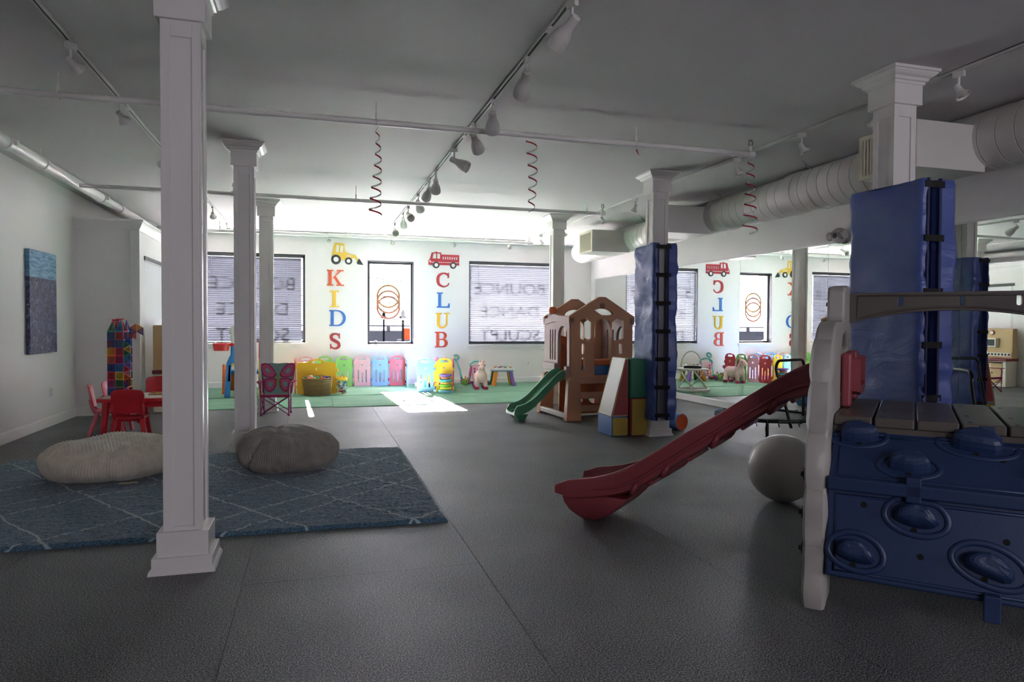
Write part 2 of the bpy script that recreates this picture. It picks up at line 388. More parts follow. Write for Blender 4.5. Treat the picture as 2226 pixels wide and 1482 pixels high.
B().box(-.5, .5, -.5, .5, -4.42, 0).build('plinth', BR, sg)

# --- turf mats
M, N, L, b = newmat('green_turf')
geo = N.new('ShaderNodeNewGeometry'); n1 = N.new('ShaderNodeTexNoise'); n1.inputs['Scale'].default_value = 260
n2 = N.new('ShaderNodeTexNoise'); n2.inputs['Scale'].default_value = 2.2; n2.inputs['Detail'].default_value = 5
L.new(geo.outputs['Position'], n1.inputs['Vector']); L.new(geo.outputs['Position'], n2.inputs['Vector'])
mxx = N.new('ShaderNodeMix'); mxx.data_type = 'RGBA'; mxx.inputs[6].default_value = (*lin('618f73'), 1); mxx.inputs[7].default_value = (*lin('8bb699'), 1)
ad = N.new('ShaderNodeMath'); ad.operation = 'MULTIPLY_ADD'; ad.inputs[1].default_value = .5
sb = N.new('ShaderNodeMath'); sb.operation = 'MULTIPLY_ADD'; sb.inputs[1].default_value = 1; sb.inputs[2].default_value = -.25
L.new(n1.outputs[0], ad.inputs[0]); L.new(n2.outputs[0], sb.inputs[0]); L.new(sb.outputs[0], ad.inputs[2]); L.new(ad.outputs[0], mxx.inputs[0]); L.new(mxx.outputs[2], b.inputs['Base Color'])
b.inputs['Roughness'].default_value = .85; bp = N.new('ShaderNodeBump'); bp.inputs['Strength'].default_value = .4; bp.inputs['Distance'].default_value = .006
L.new(n1.outputs[0], bp.inputs['Height']); L.new(bp.outputs[0], b.inputs['Normal'])
TURF = M
def turf(x0, x1, y0, y1, label, sd):
    b_ = B(); nx, ny = 60, 16
    def P(i, j):
        x = x0+(x1-x0)*i/nx; y = y0+(y1-y0)*j/ny
        if j == 0: y += .03*noise.noise((x*.9+sd, 3, 1))+.01*noise.noise((x*5, sd, 1))
        z = .006+.004*max(0, noise.noise((x*1.5+sd, y*2, 2)))
        if j == 0: z += .018*max(0, noise.noise((x*1.3+sd*3, 8, 2)))
        return (x, y, z)
    top = [[P(i, j) for i in range(nx+1)] for j in range(ny+1)]
    vs_ = [p for r in top for p in r]; n = nx+1
    fs = [(j*n+i, j*n+i+1, (j+1)*n+i+1, (j+1)*n+i) for j in range(ny) for i in range(nx)]
    k = len(vs_); vs_ += [(p[0], p[1], 0.0005) for p in vs_[:n]]
    fs += [(k+i, k+i+1, i+1, i) for i in range(nx)]
    b_.add(vs_, fs)
    tag(b_.build('turf_mat', TURF, smooth='all'), label, 'turf mat', 'green turf mats at the window wall')
turf(-1.8, .275, 11.03, 12.66, 'front green turf mat under the pink butterfly chair', 1)
turf(.285, 5.95, 10.93, 12.65, 'front green turf mat crossed by the sun patch', 2)
turf(-2.35, .275, 12.67, 14.76, 'rear green turf mat under the wicker basket', 3)
turf(.285, 6.1, 12.66, 14.76, 'rear green turf mat under the unicorn and activity table', 4)

# --- outlets
for nm, lc, rz in (('white wall outlet low on the left wall under the painting', (LX+.004, 9.9, .42), R(90)), ('white wall outlet on the back wall above the activity table', (4.66, BY-.004, .44), 0)):
    t = thing('wall_outlet', nm, 'outlet', lc, rz, 'wall outlets')
    B().plate(rrect(-.036, .036, -.058, .058, .008), [], -.006, 0).build('cover_plate', TRIM, t)
    for z in (-.022, .022): B().plate(rrect(-.018, .018, z-.014, z+.014, .006), [], -.009, -.005).build('socket', mat('socket', 'cfcdc8', .4), t)
# ================================================================ COLUMNS
def column(cx, cy, label):
    t = thing('column', label, 'column', (cx, cy, 0), group='square white columns')
    h = .097; e = .012
    sh = B().box(-h+e, h-e, -h+e, h-e, .2, 2.9)
    o = sh.build('shaft', COLM, t)
    st = B()
    for k in range(4):
        Mx = Matrix.Rotation(k*PI/2, 4, 'Z')
        st.box(-h, -h+.045, -h, -h+e, .2, 2.9, Mx); st.box(h-.045, h-e, -h, -h+e, .2, 2.9, Mx)
        st.box(-h+.045, h-.045, -h, -h+e, 2.78, 2.9, Mx); st.box(-h+.045, h-.045, -h, -h+e, .2, .235, Mx)
    st.build('panel_frame', COLM, t, bevel=.002, seg=1)
    B().box(-.122, .122, -.122, .122, 2.862, 3.03).build('collar', COLM, t, bevel=.003)
    pr = [(.122, 3.0), (.13, 3.0), (.132, 3.018), (.145, 3.024), (.152, 3.04), (.17, 3.052), (.186, 3.07), (.19, 3.078), (.2, 3.08), (.2, 3.0995)]
    B().loft([[(-r, -r, z), (r, -r, z), (r, r, z), (-r, r, z)] for r, z in pr]).build('capital', COLM, t)
    B().box(-.125, .125, -.125, .125, .08, .212).build('base_block', COLM, t, bevel=.003)
    B().box(-.146, .146, -.146, .146, .03, .085).build('plinth', COLM, t, bevel=.003)
    B().loft([[(-r, -r, z), (r, -r, z), (r, r, z), (-r, r, z)] for r, z in ((.16, .0005), (.16, .006), (.158, .02), (.148, .034), (.12, .036))]).build('base_moulding', COLM, t)
    return t
for a in ((-.665, 4.0, 'large white square column nearest the camera, at the front edge of the rug'),
          (-.675, 7.4, 'white square column behind the dark grey bean bag'),
          (-.68, 10.7, 'white square column behind the pink butterfly chair'),
          (4.0, 3.985, 'white square column wrapped in the nearest blue pad'),
          (3.905, 7.345, 'white square column wrapped in the blue pad beside the foam blocks'),
          (3.84, 10.65, 'slim-looking white column behind the toy playhouse')): column(*a)

# --- blue pads round two columns
M, N, L, b = newmat('blue_vinyl')
tc = N.new('ShaderNodeTexCoord'); mp = N.new('ShaderNodeMapping'); mp.inputs['Scale'].default_value = (1.2, 1.2, 3)
n1 = N.new('ShaderNodeTexNoise'); n1.inputs['Scale'].default_value = 2.0; n1.inputs['Detail'].default_value = 4; n1.inputs['Distortion'].default_value = 1.2
L.new(tc.outputs['Object'], mp.inputs[0]); L.new(mp.outputs[0], n1.inputs['Vector'])
bp = N.new('ShaderNodeBump'); bp.inputs['Strength'].default_value = .5; bp.inputs['Distance'].default_value = .025; L.new(n1.outputs[0], bp.inputs['Height']); L.new(bp.outputs[0], b.inputs['Normal'])
b.inputs['Base Color'].default_value = (*lin('465899'), 1); b.inputs['Roughness'].default_value = .36; b.inputs['Specular IOR Level'].default_value = .55
BVIN = M; NAVY = mat('navy_edge', '1c2550', .6); STRAP = mat('black_strap', '101012', .8)
def pad(cx, cy, x0, x1, y0, y1, g0, g1, z0, z1, label, sd):
    t = thing('column_pad', label, 'pad', (cx, cy, z0), group='blue column pads')
    th = .07
    # U section, open towards -y, local coordinates
    X0, X1, Y0, Y1 = x0-cx, x1-cx, y0-cy, y1-cy; G0, G1 = g0-cx, g1-cx
    out = [(G0, Y0)]+[(X0+.04-.04*sin(a), Y0+.04-.04*cos(a)) for a in [i*PI/10 for i in range(6)]]
    nseg = 14
    out += [(X0, Y0+.04+(Y1-Y0-.08)*i/nseg) for i in range(1, nseg)]
    out += [(X0+.04-.04*cos(a), Y1-.04+.04*sin(a)) for a in [i*PI/10 for i in range(6)]]
    out += [(X0+.04+(X1-X0-.08)*i/6, Y1) for i in range(1, 6)]
    out += [(X1-.04+.04*sin(a), Y1-.04+.04*cos(a)) for a in [i*PI/10 for i in range(6)]]
    out += [(X1, Y1-.04-(Y1-Y0-.08)*i/nseg) for i in range(1, nseg)]
    out += [(X1-.04+.04*cos(a), Y0+.04-.04*sin(a)) for a in [i*PI/10 for i in range(6)]]+[(G1, Y0)]
    inn = [(max(X0+th, min(X1-th, p[0])), max(Y0+.05, min(Y1-th, p[1]))) for p in out]
    inn[0] = (G0, Y0+.06); inn[-1] = (G1, Y0+.06)
    rings = []; nz = 70; mx_, my_ = (X0+X1)/2, (Y0+Y1)/2
    for k in range(nz+1):
        z = (z1-z0)*k/nz; ring = []
        for i, p in enumerate(out):
            d = V((p[0]-mx_, p[1]-my_)).normalized()
            w = .012*noise.noise((p[0]*4+sd, p[1]*4, z*3))
            f = noise.noise((p[0]*2.2+sd*5, p[1]*2.2+z*.8, z*8+1.2*noise.noise((p[1]*4, z*2, sd))))
            w += .03*max(0, f-.05)-.03*max(0, .05-abs(f+.22))/.05*.5
            if k in (0, nz): w -= .012
            zz = z+(.03*noise.noise((p[0]*5, p[1]*5+sd, 4)) if k == nz else 0)
            ring.append((p[0]+d.x*w, p[1]+d.y*w, zz))
        ring += [(p[0], p[1], z) for p in reversed(inn)]
        rings.append(ring)
    B().loft(rings).build('pad_body', BVIN, t, smooth='a')
    for gx in (G0, G1):
        B().tube([(gx, Y0-.001+.004*noise.noise((z*7, gx*9, sd)), z*(z1-z0)/30) for z in range(31)], .011, 7).build('edge_binding', NAVY, t, smooth='all')
    n = 7
    for k in range(n):
        z = .06+(z1-z0-.1)*k/(n-1)
        B().box(G0-.03, G1+.03, Y0-.012, Y0-.003, z-.022, z+.022).build('strap', STRAP, t, bevel=.002, seg=1)
        B().tube([(X1+.0, Y1-.1, z), (X1+.03, Y1-.09, z+.01), (X1+.07, Y1-.08, z-.01*(k % 3))], .012, 6, flat=.25).build('strap_tail', STRAP, t)
pad(3.93, 3.93, 3.83, 4.13, 3.575, 4.22, 3.875, 3.975, .06, 2.28, 'tall blue vinyl column pad behind the climbing toy', 1.3)
pad(3.89, 7.3, 3.745, 4.06, 7.1, 7.62, 3.80, 3.93, .2, 2.25, 'blue vinyl column pad behind the stacked foam blocks', 4.1)

# ================================================================ CEILING SERVICES
# --- sprinkler pipes across the room
def hanger(b_, x, y, z, rod=True):
    b_.cyl((x, y, z+.03), (x, y, CZ), .0045, n=6); b_.torus((x, y, z), .036, .004, 16, 5, TR((0,0,0))if 0 else Matrix.Translation((x,y,z)) @ Matrix.Rotation(R(90), 4, 'X') @ Matrix.Translation((-x,-y,-z)))
def sprinkler(t, x, y, z, up=1):
    h = B().cyl((x, y, z), (x, y, z+.055*up), .018, .014, 8).cyl((x, y, z+.05*up), (x, y, z+.062*up), .012, n=8)
    h.build('sprinkler_tee', PIPE, t, smooth='a')
    k = B().tube([(x-.004, y, z+.06*up), (x-.02, y, z+.075*up), (x-.02, y, z+.1*up), (x, y, z+.115*up), (x+.02, y, z+.1*up), (x+.02, y, z+.075*up), (x+.004, y, z+.06*up)], .004, 5)
    k.cyl((x, y, z+.113*up), (x, y, z+.117*up), .02, n=8).build('sprinkler_head', mat('brass', '8a7a5a', .35, 1), t, smooth='a')
def xpipe(y, z, x0, x1, r, hs, sp, label):
    t = thing('sprinkler_pipe', label, 'pipe', (x0, y, z), group='ceiling sprinkler pipes')
    B().cyl((0, 0, 0), (x1-x0, 0, 0), r, n=14).build('pipe_run', PIPE, t, smooth='a')
    for x in hs:
        hb = B(); hb.cyl((x-x0, 0, r*.8), (x-x0, 0, CZ-z), .005, n=6); hb.torus((0,0,0), r+.006, .005, 16, 5, M=TR((x-x0, 0, 0), 0, 0, R(90))); hb.cyl((x-x0, 0, r), (x-x0, 0, r+.05), .011, n=6)
        hb.build('hanger', PIPE, t, smooth='a')
    for x in sp:
        B().cyl((x-x0-.035, 0, 0), (x-x0+.035, 0, 0), r+.009, n=12).build('tee_fitting', PIPE, t, smooth='a'); sprinkler(t, x-x0, 0, r*.7)
    for x in (x1-x0,): B().sph((x, 0, 0), r+.01, 12, 8).build('end_elbow', PIPE, t, smooth='all')
    return t
xpipe(5.673, 2.937, -2.655, 4.0, .026, (-1.77, .483, 2.8), (-.96, 4.0), 'sprinkler pipe nearest the camera, with the red streamers')
xpipe(9.164, 2.912, -2.655, 4.0, .024, (.52, 3.757), (-.96, 4.0), 'middle sprinkler pipe crossing the room')
xpipe(13.0, 2.925, -2.655, 4.15, .026, (-1.6, .556, 3.2), (-.9, 4.1), 'sprinkler pipe in front of the window wall')
t = thing('main_pipe', 'thick white main pipe along the left wall ceiling', 'pipe', (-2.72, 4, 2.955))
B().cyl((0, -7, 0), (0, 10.75, 0), .062, n=20).build('pipe_run', PIPE, t, smooth='a')
for y in (4.19, 7.08, 1.2, 9.6):
    B().cyl((0, y, .06), (0, y, CZ-2.955), .006, n=6).torus((0,0,0), .068, .006, 20, 5, M=TR((0, y, 0), 0, R(90))).build('hanger', PIPE, t, smooth='a')
for y in (3.35, 6.25, 1.67, 9.0):
    B().cyl((0, y-.05, 0), (0, y+.05, 0), .075, n=20).bx((-.085, y, 0), (.03, .05, .05)).bx((.085, y, 0), (.03, .05, .05)).build('coupling', PIPE, t, smooth='a')

# --- track lighting
HEADM = mat('spot_enamel', 'cfcdc8', .4); BULB = mat('spot_bulb', 'c9c5bb', .15, .4)
def spot_head(kind):
    t = thing('track_spotlight', 'x', 'spotlight', (0, 0, 0), group='track spotlights')
    B().bx((0, 0, -.022), (.03, .075, .044)).build('track_adapter', HEADM, t, bevel=.004)
    B().cyl((0, 0, -.04), (0, 0, -.11), .009, n=8).build('stem', HEADM, t, smooth='a')
    s = 1 if kind == 0 else .72
    piv = V((0, 0, -.125)); Mx = Matrix.Translation(piv) @ Matrix.Rotation(R(118 if kind < 2 else 150), 4, 'X')
    if kind == 0: pf = [(.012, -.045), (.026, -.04), (.03, -.02), (.03, .02), (.036, .045), (.05, .08), (.058, .12), (.06, .165), (.056, .165), (.052, .12), (.03, .07), (.005, .06)]
    else: pf = [(.012, -.035), (.02, -.03), (.022, .01), (.026, .03), (.045, .055), (.05, .065), (.047, .065), (.02, .04), (.004, .035)]
    B().lathe(pf, 20, M=Mx).build('shade', HEADM, t, smooth='a')
    zz = .1 if kind == 0 else .058
    B().lathe([(.012, zz-.03), (.03*s, zz-.005), (.046*s, zz), (.03*s, zz+.004), (.008, zz+.012), (.001, zz+.012)], 16, M=Mx).build('bulb', BULB, t, smooth='a')
    return t
proto = {}
SPOTN = [0]
def spot(kind, loc, rz, label):
    if kind not in proto: o = proto[kind] = spot_head(kind); o.location = loc; o.rotation_euler = (0, 0, rz); o['label'] = label
    else: o = dup(proto[kind], label, loc, rz)
def track(p0, p1, label):
    p0, p1 = V(p0), V(p1); d = p1-p0; ln = d.length; a = math.atan2(d.y, d.x)
    t = thing('light_track', label, 'light track', (p0.x, p0.y, CZ), a, 'ceiling light tracks')
    B().box(0, ln, -.018, -.009, -.022, 0).box(0, ln, .009, .018, -.022, 0).box(0, ln, -.018, .018, -.006, 0).build('rail', HEADM, t)
    B().box(0, ln, -.0088, .0088, -.012, -.0062).build('slot', DARK, t)
    for k in range(1, int(ln/2.44)+1): B().box(k*2.44-.04, k*2.44+.04, -.02, .02, -.024, 0).build('joiner', HEADM, t, bevel=.002, seg=1)
track((1.36, 1.5), (1.36, 13.9), 'light track down the middle of the ceiling')
track((-1.49, 1.5), (-1.5, 13.9), 'light track on the left side of the ceiling')
track((4.315, 1.5), (4.315, 13.9), 'light track beside the round duct')
track((-1.6, 13.95), (4.4, 13.95), 'light track along the window wall')
nth = ['nearest', 'second', 'third', 'fourth', 'fifth', 'sixth', 'seventh', 'eighth', 'ninth', 'tenth', 'eleventh', 'twelfth']
for k, (y, a) in enumerate(((3.55, 200), (4.4, 175), (5.3, 165), (5.96, 150), (6.85, 60), (7.95, 170), (8.45, 185), (9.35, 160), (10.4, 10), (11.0, 170), (12.2, 0))):
    spot(0, (1.36, y, CZ-.016), R(a), nth[k]+' bell-shaped spotlight from the camera on the middle ceiling track')
for k, (y, a) in enumerate(((5.0, 150), (6.15, 160), (7.75, 200), (11.3, 180), (13.1, 170))):
    spot(1, (-1.49, y, CZ-.016), R(a), nth[k]+' small spotlight from the camera on the left ceiling track')
for k, (y, a) in enumerate(((3.75, 20), (4.5, 230), (5.35, 60), (6.35, 60), (8.75, 200), (9.9, 50), (11.6, 60), (12.9, 70))):
    spot(2, (4.315, y, CZ-.016), R(a), nth[k]+' small spotlight from the camera on the track beside the duct')
for k, (x, a) in enumerate(((.25, 20), (1.5, 10), (2.75, 15), (3.95, 20))):
    spot(1, (x, 13.95, CZ-.016), R(a), ('leftmost', 'second from left', 'third from left', 'rightmost')[k]+' spotlight in the row along the window wall')

# --- round duct on the right
DUCT = mat('duct_paint', 'd6d3cd', .38)
t = thing('spiral_duct', 'big white spiral air duct running along the right side of the ceiling', 'duct', (5.4, 8, 2.83))
def duct_seg(y0, y1, r, zc, nm, ribs=True):
    b_ = B(); prof = [(r-.02, y0), (r, y0)]; y = y0+.12
    while ribs and y < y1-.02:
        prof += [(r, y-.005), (r-.009, y-.002), (r-.009, y+.002), (r, y+.005)]; y += .155
    prof += [(r, y1), (r-.02, y1)]
    b_.lathe([(q, yy-8) for q, yy in prof], 40, M=Matrix.Translation((0, 0, zc-2.83)) @ Matrix.Rotation(R(-90), 4, 'X'))
    return b_.build(nm, DUCT, t, smooth='a')
duct_seg(6.75, 13.3, .226, 2.828, 'duct_section'); duct_seg(4.8, 6.75, .238, 2.838, 'duct_section'); duct_seg(-3.4, 4.8, .247, 2.848, 'duct_section')
duct_seg(6.6, 6.78, .246, 2.838, 'coupling_sleeve', False)
B().lathe([(.226, 0), (.226, .12), (.2, .22), (.12, .28), (.002, .3)], 40, M=Matrix.Translation((0, 5.3, 0)) @ Matrix.Rotation(R(-90), 4, 'X')).build('end_cap', DUCT, t, smooth='a')
GRI = mat('grille_cream', 'cfc6b2', .45)
for (y0, y1, x0) in ((10.95, 11.55, 4.6), (8.4, 9.0, 4.62), (4.35, 4.95, 4.6)):
    bo = B().box(x0-5.4, -.1, y0-8, y1-8, 2.575-2.83, 2.95-2.83).build('duct_boot', DUCT, t, bevel=.003)
    B().plate([(-.3, -.19), (.3, -.19), (.3, .19), (-.3, .19)], [[(-.25, -.15), (.25, -.15), (.25, .15), (-.25, .15)]], -.012, .004, M=TR((x0-5.4, (y0+y1)/2-8, -.07), R(-90))).build('grille_frame', GRI, bo, bevel=.002, seg=1)
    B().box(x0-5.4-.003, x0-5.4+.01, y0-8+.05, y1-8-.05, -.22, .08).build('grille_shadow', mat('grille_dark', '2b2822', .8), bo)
    for k in range(14): B().box(-.004, .004, -.012, .012, -.15, .15, M=TR((x0-5.4-.008, y0-8+.07+k*.0355, -.07), R(40))).build('louver', GRI, bo)
for y in (12.4, 10.2, 8.0, 6.3, 5.0):
    for sx in (-1, 1): B().cyl((sx*.16, y-8, .17), (sx*.3, y-8, CZ-2.83), .003, n=5).build('hanger_wire', STEEL, t)
    B().tube([(.235*cos(a), y-8, .235*sin(a)) for a in [PI*.2+i*(1.6*PI)/24-PI*1.3+PI*.2 for i in range(25)]], .003, 5).build('cable_loop', STEEL, t)
    B().cyl((-.21, y-8, .19), (-.26, y-8, .225), .009, n=8).build('cable_clamp', STEEL, t)

# --- emergency light over the mirror
t = thing('emergency_light', 'grey emergency light over the top edge of the wall mirror', 'emergency light', (XW(7.07)-.02, 7.07, 2.43), R(90))
EG = mat('emergency_grey', 'b9b7b4', .4)
B().lathe([(.0, 0), (.1, 0), (.1, .02), (.085, .06), (.05, .085), (.002, .09)], 24, M=TR((0, .01, 0), 0, R(-90))).build('housing', EG, t, smooth='a')
for sx in (-1, 1): B().lathe([(.02, 0), (.045, .01), (.055, .05), (.05, .055), (.002, .045)], 16, M=TR((sx*.08, .06, .0), 0, 0, R(90*sx))).build('lamp_head', EG, t, smooth='a')
B().box(-.1, .1, 0, .012, -.05, .05).build('back_plate', EG, t, bevel=.004); B().cyl((0, .095, 0), (0, .102, 0), .035, n=18).build('lens', mat('lens_grey', '4a4a4a', .2), t)

# --- paper spiral streamers
REDF = mat('red_foil', 'a8222f', .25, .5); SILF = mat('silver_foil', 'dedede', .15, .9)
def streamer(loc, ln, turns, r0, r1, label, seed):
    t = thing('spiral_streamer', label, 'streamer', loc, seed, 'red spiral streamers')
    n = turns*16; rings = []
    for i in range(n+1):
        f = i/n; a = 2*PI*turns*f; r = r0+(r1-r0)*f; z = -ln*f; sx = .012*sin(f*5+seed)
        w = .0065
        rings.append([(r*cos(a)+sx, r*sin(a), z-w), (r*cos(a)+sx, r*sin(a), z+w), ((r-.0012)*cos(a)+sx, (r-.0012)*sin(a), z+w), ((r-.0012)*cos(a)+sx, (r-.0012)*sin(a), z-w)])
    B().loft(rings).build('foil_ribbon', REDF, t, smooth='a')
    rg2 = [[((r_[j][0]-sx)*.965+sx, r_[j][1]*.965, r_[j][2]) for j in range(4)] for r_ in rings]
    B().loft(rg2).build('silver_backing', SILF, t, smooth='a')
streamer((.483, 5.64, 2.9), .72, 8, .012, .055, 'red spiral streamer hanging left of the middle light track', 0)
streamer((1.81, 5.67, 2.905), .62, 6, .05, .03, 'red spiral streamer hanging right of the middle light track', 2)
streamer((4.0, 5.67, 2.89), .7, 7, .03, .075, 'red spiral streamer hanging in front of the round duct', 1)
streamer((-1.03, 5.64, 2.93), .72, 7, .05, .03, 'red spiral streamer partly behind the nearest column', 4)
tag(B().loft([[(2.8+.02*f, 5.67+.01*sin(5*f), 2.9-.06*f), (2.81+.02*f, 5.67, 2.895-.06*f), (2.81+.02*f, 5.672, 2.895-.06*f), (2.8+.02*f, 5.672+.01*sin(5*f), 2.9-.06*f)] for f in (0, .3, .6, 1)]).build('streamer_scrap', REDF), 'short scrap of red streamer stuck under the near sprinkler pipe', 'streamer')
# ================================================================ RUG AND BEAN BAGS
M, N, L, b = newmat('rug_pile')
geo = N.new('ShaderNodeNewGeometry'); nz = N.new('ShaderNodeTexNoise'); nz.inputs['Scale'].default_value = 4; nz.inputs['Detail'].default_value = 3
L.new(geo.outputs['Position'], nz.inputs['Vector'])
wob = N.new('ShaderNodeVectorMath'); wob.operation = 'MULTIPLY_ADD'; wob.inputs[1].default_value = (.1, .1, 0)
L.new(nz.outputs[1], wob.inputs[0]); L.new(geo.outputs['Position'], wob.inputs[2])
def lines(nx, ny, period, off, width):
    d = N.new('ShaderNodeVectorMath'); d.operation = 'DOT_PRODUCT'; d.inputs[1].default_value = (nx, ny, 0); L.new(wob.outputs[0], d.inputs[0])
    a = N.new('ShaderNodeMath'); a.operation = 'ADD'; a.inputs[1].default_value = 40*period-off; L.new(d.outputs['Value'], a.inputs[0])
    p = N.new('ShaderNodeMath'); p.operation = 'PINGPONG'; p.inputs[1].default_value = period/2; L.new(a.outputs[0], p.inputs[0])
    mr = N.new('ShaderNodeMapRange'); mr.inputs[1].default_value = width*.5; mr.inputs[2].default_value = width; mr.inputs[3].default_value = 1; mr.inputs[4].default_value = 0
    L.new(p.outputs[0], mr.inputs[0]); return mr.outputs[0]
ls = [lines(.82, .572, .57, 1.42, .010), lines(.67, -.742, .78, -4.45, .009), lines(.67, -.742, 1.56, -5.5, .009)]
mx1 = N.new('ShaderNodeMath'); mx1.operation = 'MAXIMUM'; L.new(ls[0], mx1.inputs[0]); L.new(ls[1], mx1.inputs[1])
mx2 = N.new('ShaderNodeMath'); mx2.operation = 'MAXIMUM'; L.new(mx1.outputs[0], mx2.inputs[0]); L.new(ls[2], mx2.inputs[1])
n2 = N.new('ShaderNodeTexNoise'); n2.inputs['Scale'].default_value = 130; n2.inputs['Detail'].default_value = 3; L.new(geo.outputs['Position'], n2.inputs['Vector'])
rp = N.new('ShaderNodeValToRGB'); e = rp.color_ramp.elements; e[0].position = .36; e[0].color = (*lin('162f42'), 1); e[1].position = .66; e[1].color = (*lin('567d94'), 1)
L.new(n2.outputs[0], rp.inputs[0])
mx = N.new('ShaderNodeMix'); mx.data_type = 'RGBA'; mx.inputs[7].default_value = (*lin('aebbbd'), 1)
mm = N.new('ShaderNodeMath'); mm.operation = 'MULTIPLY'; mm.inputs[1].default_value = .75; L.new(mx2.outputs[0], mm.inputs[0]); L.new(mm.outputs[0], mx.inputs[0])
L.new(rp.outputs[0], mx.inputs[6]); L.new(mx.outputs[2], b.inputs['Base Color']); b.inputs['Roughness'].default_value = .95; b.inputs['Sheen Weight'].default_value = .3
RUGM = M
cn = [V((-2.75, 4.5)), V((.845, 4.42)), V((.855, 7.15)), V((-2.7, 7.34))]
nx, ny = 330, 250; b_ = B(); vs_ = []; fs = []
for j in range(ny+1):
    for i in range(nx+1):
        u, w = i/nx, j/ny; p = (cn[0]*(1-u)+cn[1]*u)*(1-w)+(cn[3]*(1-u)+cn[2]*u)*w
        ed = min(u*3.5, (1-u)*3.5, w*2.75, (1-w)*2.75)
        z = .024+.010*noise.noise((p.x*44, p.y*58, 0))+.005*noise.noise((p.x*9, p.y*16, 5))
        z *= min(1, .25+ed/.03)
        e_ = .012*noise.noise((p.x*6, p.y*6, 9)) if ed < .001 else 0
        vs_.append((p.x+e_, p.y+e_, z))
n = nx+1; fs = [(j*n+i, j*n+i+1, (j+1)*n+i+1, (j+1)*n+i) for j in range(ny) for i in range(nx)]
per = [i for i in range(n)]+[j*n+nx for j in range(1, ny+1)]+[ny*n+i for i in range(nx-1, -1, -1)]+[j*n for j in range(ny-1, 0, -1)]
k = len(vs_); vs_ += [(vs_[i][0], vs_[i][1], .0005) for i in per]; q = len(per)
fs += [(per[(i)], k+i, k+(i+1) % q, per[(i+1) % q]) for i in range(q)]
b_.add(vs_, fs)
tag(b_.build('area_rug', RUGM, smooth='all'), 'shaggy blue rug with pale diamond lines under the bean bags', 'rug')

def beanbag(loc, rx, ry, h, mt, label, sd, dent, rz=0):
    nu, nv = 1000, 120; b_ = B(); vs_ = []; ribs = 150
    for j in range(nv+1):
        ph = PI*j/nv; cz_, s_ = -cos(ph), sin(ph)
        for i in range(nu):
            a = 2*PI*i/nu; ca, sa = cos(a), sin(a)
            sx = math.copysign(abs(s_)**.62, 1); zz = math.copysign(abs(cz_)**.75, cz_)
            x, y = rx*sx*ca, ry*sx*sa; z = h*(.5*(1+zz))**1.15
            lob = 1+.09*noise.noise((ca*1.3+sd, sa*1.3, cz_*1.2))-.10*max(0, cz_)**1.5
            x *= lob; y *= lob
            top = max(0, cz_)
            # sunken top with folds
            dd = math.hypot((x-dent[0])/dent[2], (y-dent[1])/dent[3])
            z -= dent[4]*math.exp(-dd*dd*1.2)*min(1, top*3)
            fold = abs(noise.noise((x*2.6+sd, y*2.6, z*1.5+sd)))
            z -= (.05 if sd < 3 else .022)*max(0, .2-fold)/.2*top**.4 if top > 0 else 0
            fs_ = abs(noise.noise((ca*2.1+sd*2, sa*2.1, z*2.2))); k_ = .035*max(0, .18-fs_)/.18*s_; x -= k_*ca; y -= k_*sa
            bul = .03*noise.noise((x*4+sd, y*4, z*5))
            x += bul*ca; y += bul*sa; z += .03*noise.noise((x*3, y*3+sd, 2))*top
            # corduroy ribs: vertical on the sides, straight across on top
            side = sin(a*ribs); flat = sin((x*.9+y*.35)*2*PI/.026)
            w = max(0, min(1, (cz_-.55)/.25)); rib = .0045*(side*(1-w)*min(1, s_*1.4)+flat*w)
            nrm = V((ca*s_, sa*s_, cz_)); vs_.append((x+nrm.x*rib, y+nrm.y*rib, max(0, z+nrm.z*rib)))
    fs = [(j*nu+i, j*nu+(i+1) % nu, (j+1)*nu+(i+1) % nu, (j+1)*nu+i) for j in range(nv) for i in range(nu)]
    b_.add(vs_, fs)
    return tag(b_.build('bean_bag', mt, smooth='all', loc=loc, rz=rz), label, 'bean bag', 'corduroy bean bags')
beanbag((-1.625, 6.38, .034), .505, .55, .335, mat('cream_corduroy', 'cfc5b5', .9, var=.12, vs_=14, sheen=.4), 'cream corduroy bean bag on the left of the rug', 1.7, (.06, .06, .3, .2, .17))
beanbag((-.235, 6.31, .034), .42, .45, .36, mat('charcoal_corduroy', '8d887f', .9, var=.15, vs_=14, sheen=.4), 'dark grey corduroy bean bag in front of the second column', 5.2, (.1, -.15, .3, .12, .03), .6)

tag(B().plate([(-.07, -.02), (-.02, -.035), (.03, -.02), (.08, -.03), (.07, .01), (.02, .03), (-.05, .02)], [], 0, .004, M=Matrix(((1,0,0,-1.42),(0,0,1,6.0),(0,1,0,.036),(0,0,0,1))) @ Matrix.Rotation(0, 4, "X")).build('paper_scrap', mat('paper_cream', 'd9d3b4', .8)), 'small cream paper scrap on the rug in front of the cream bean bag', 'paper')

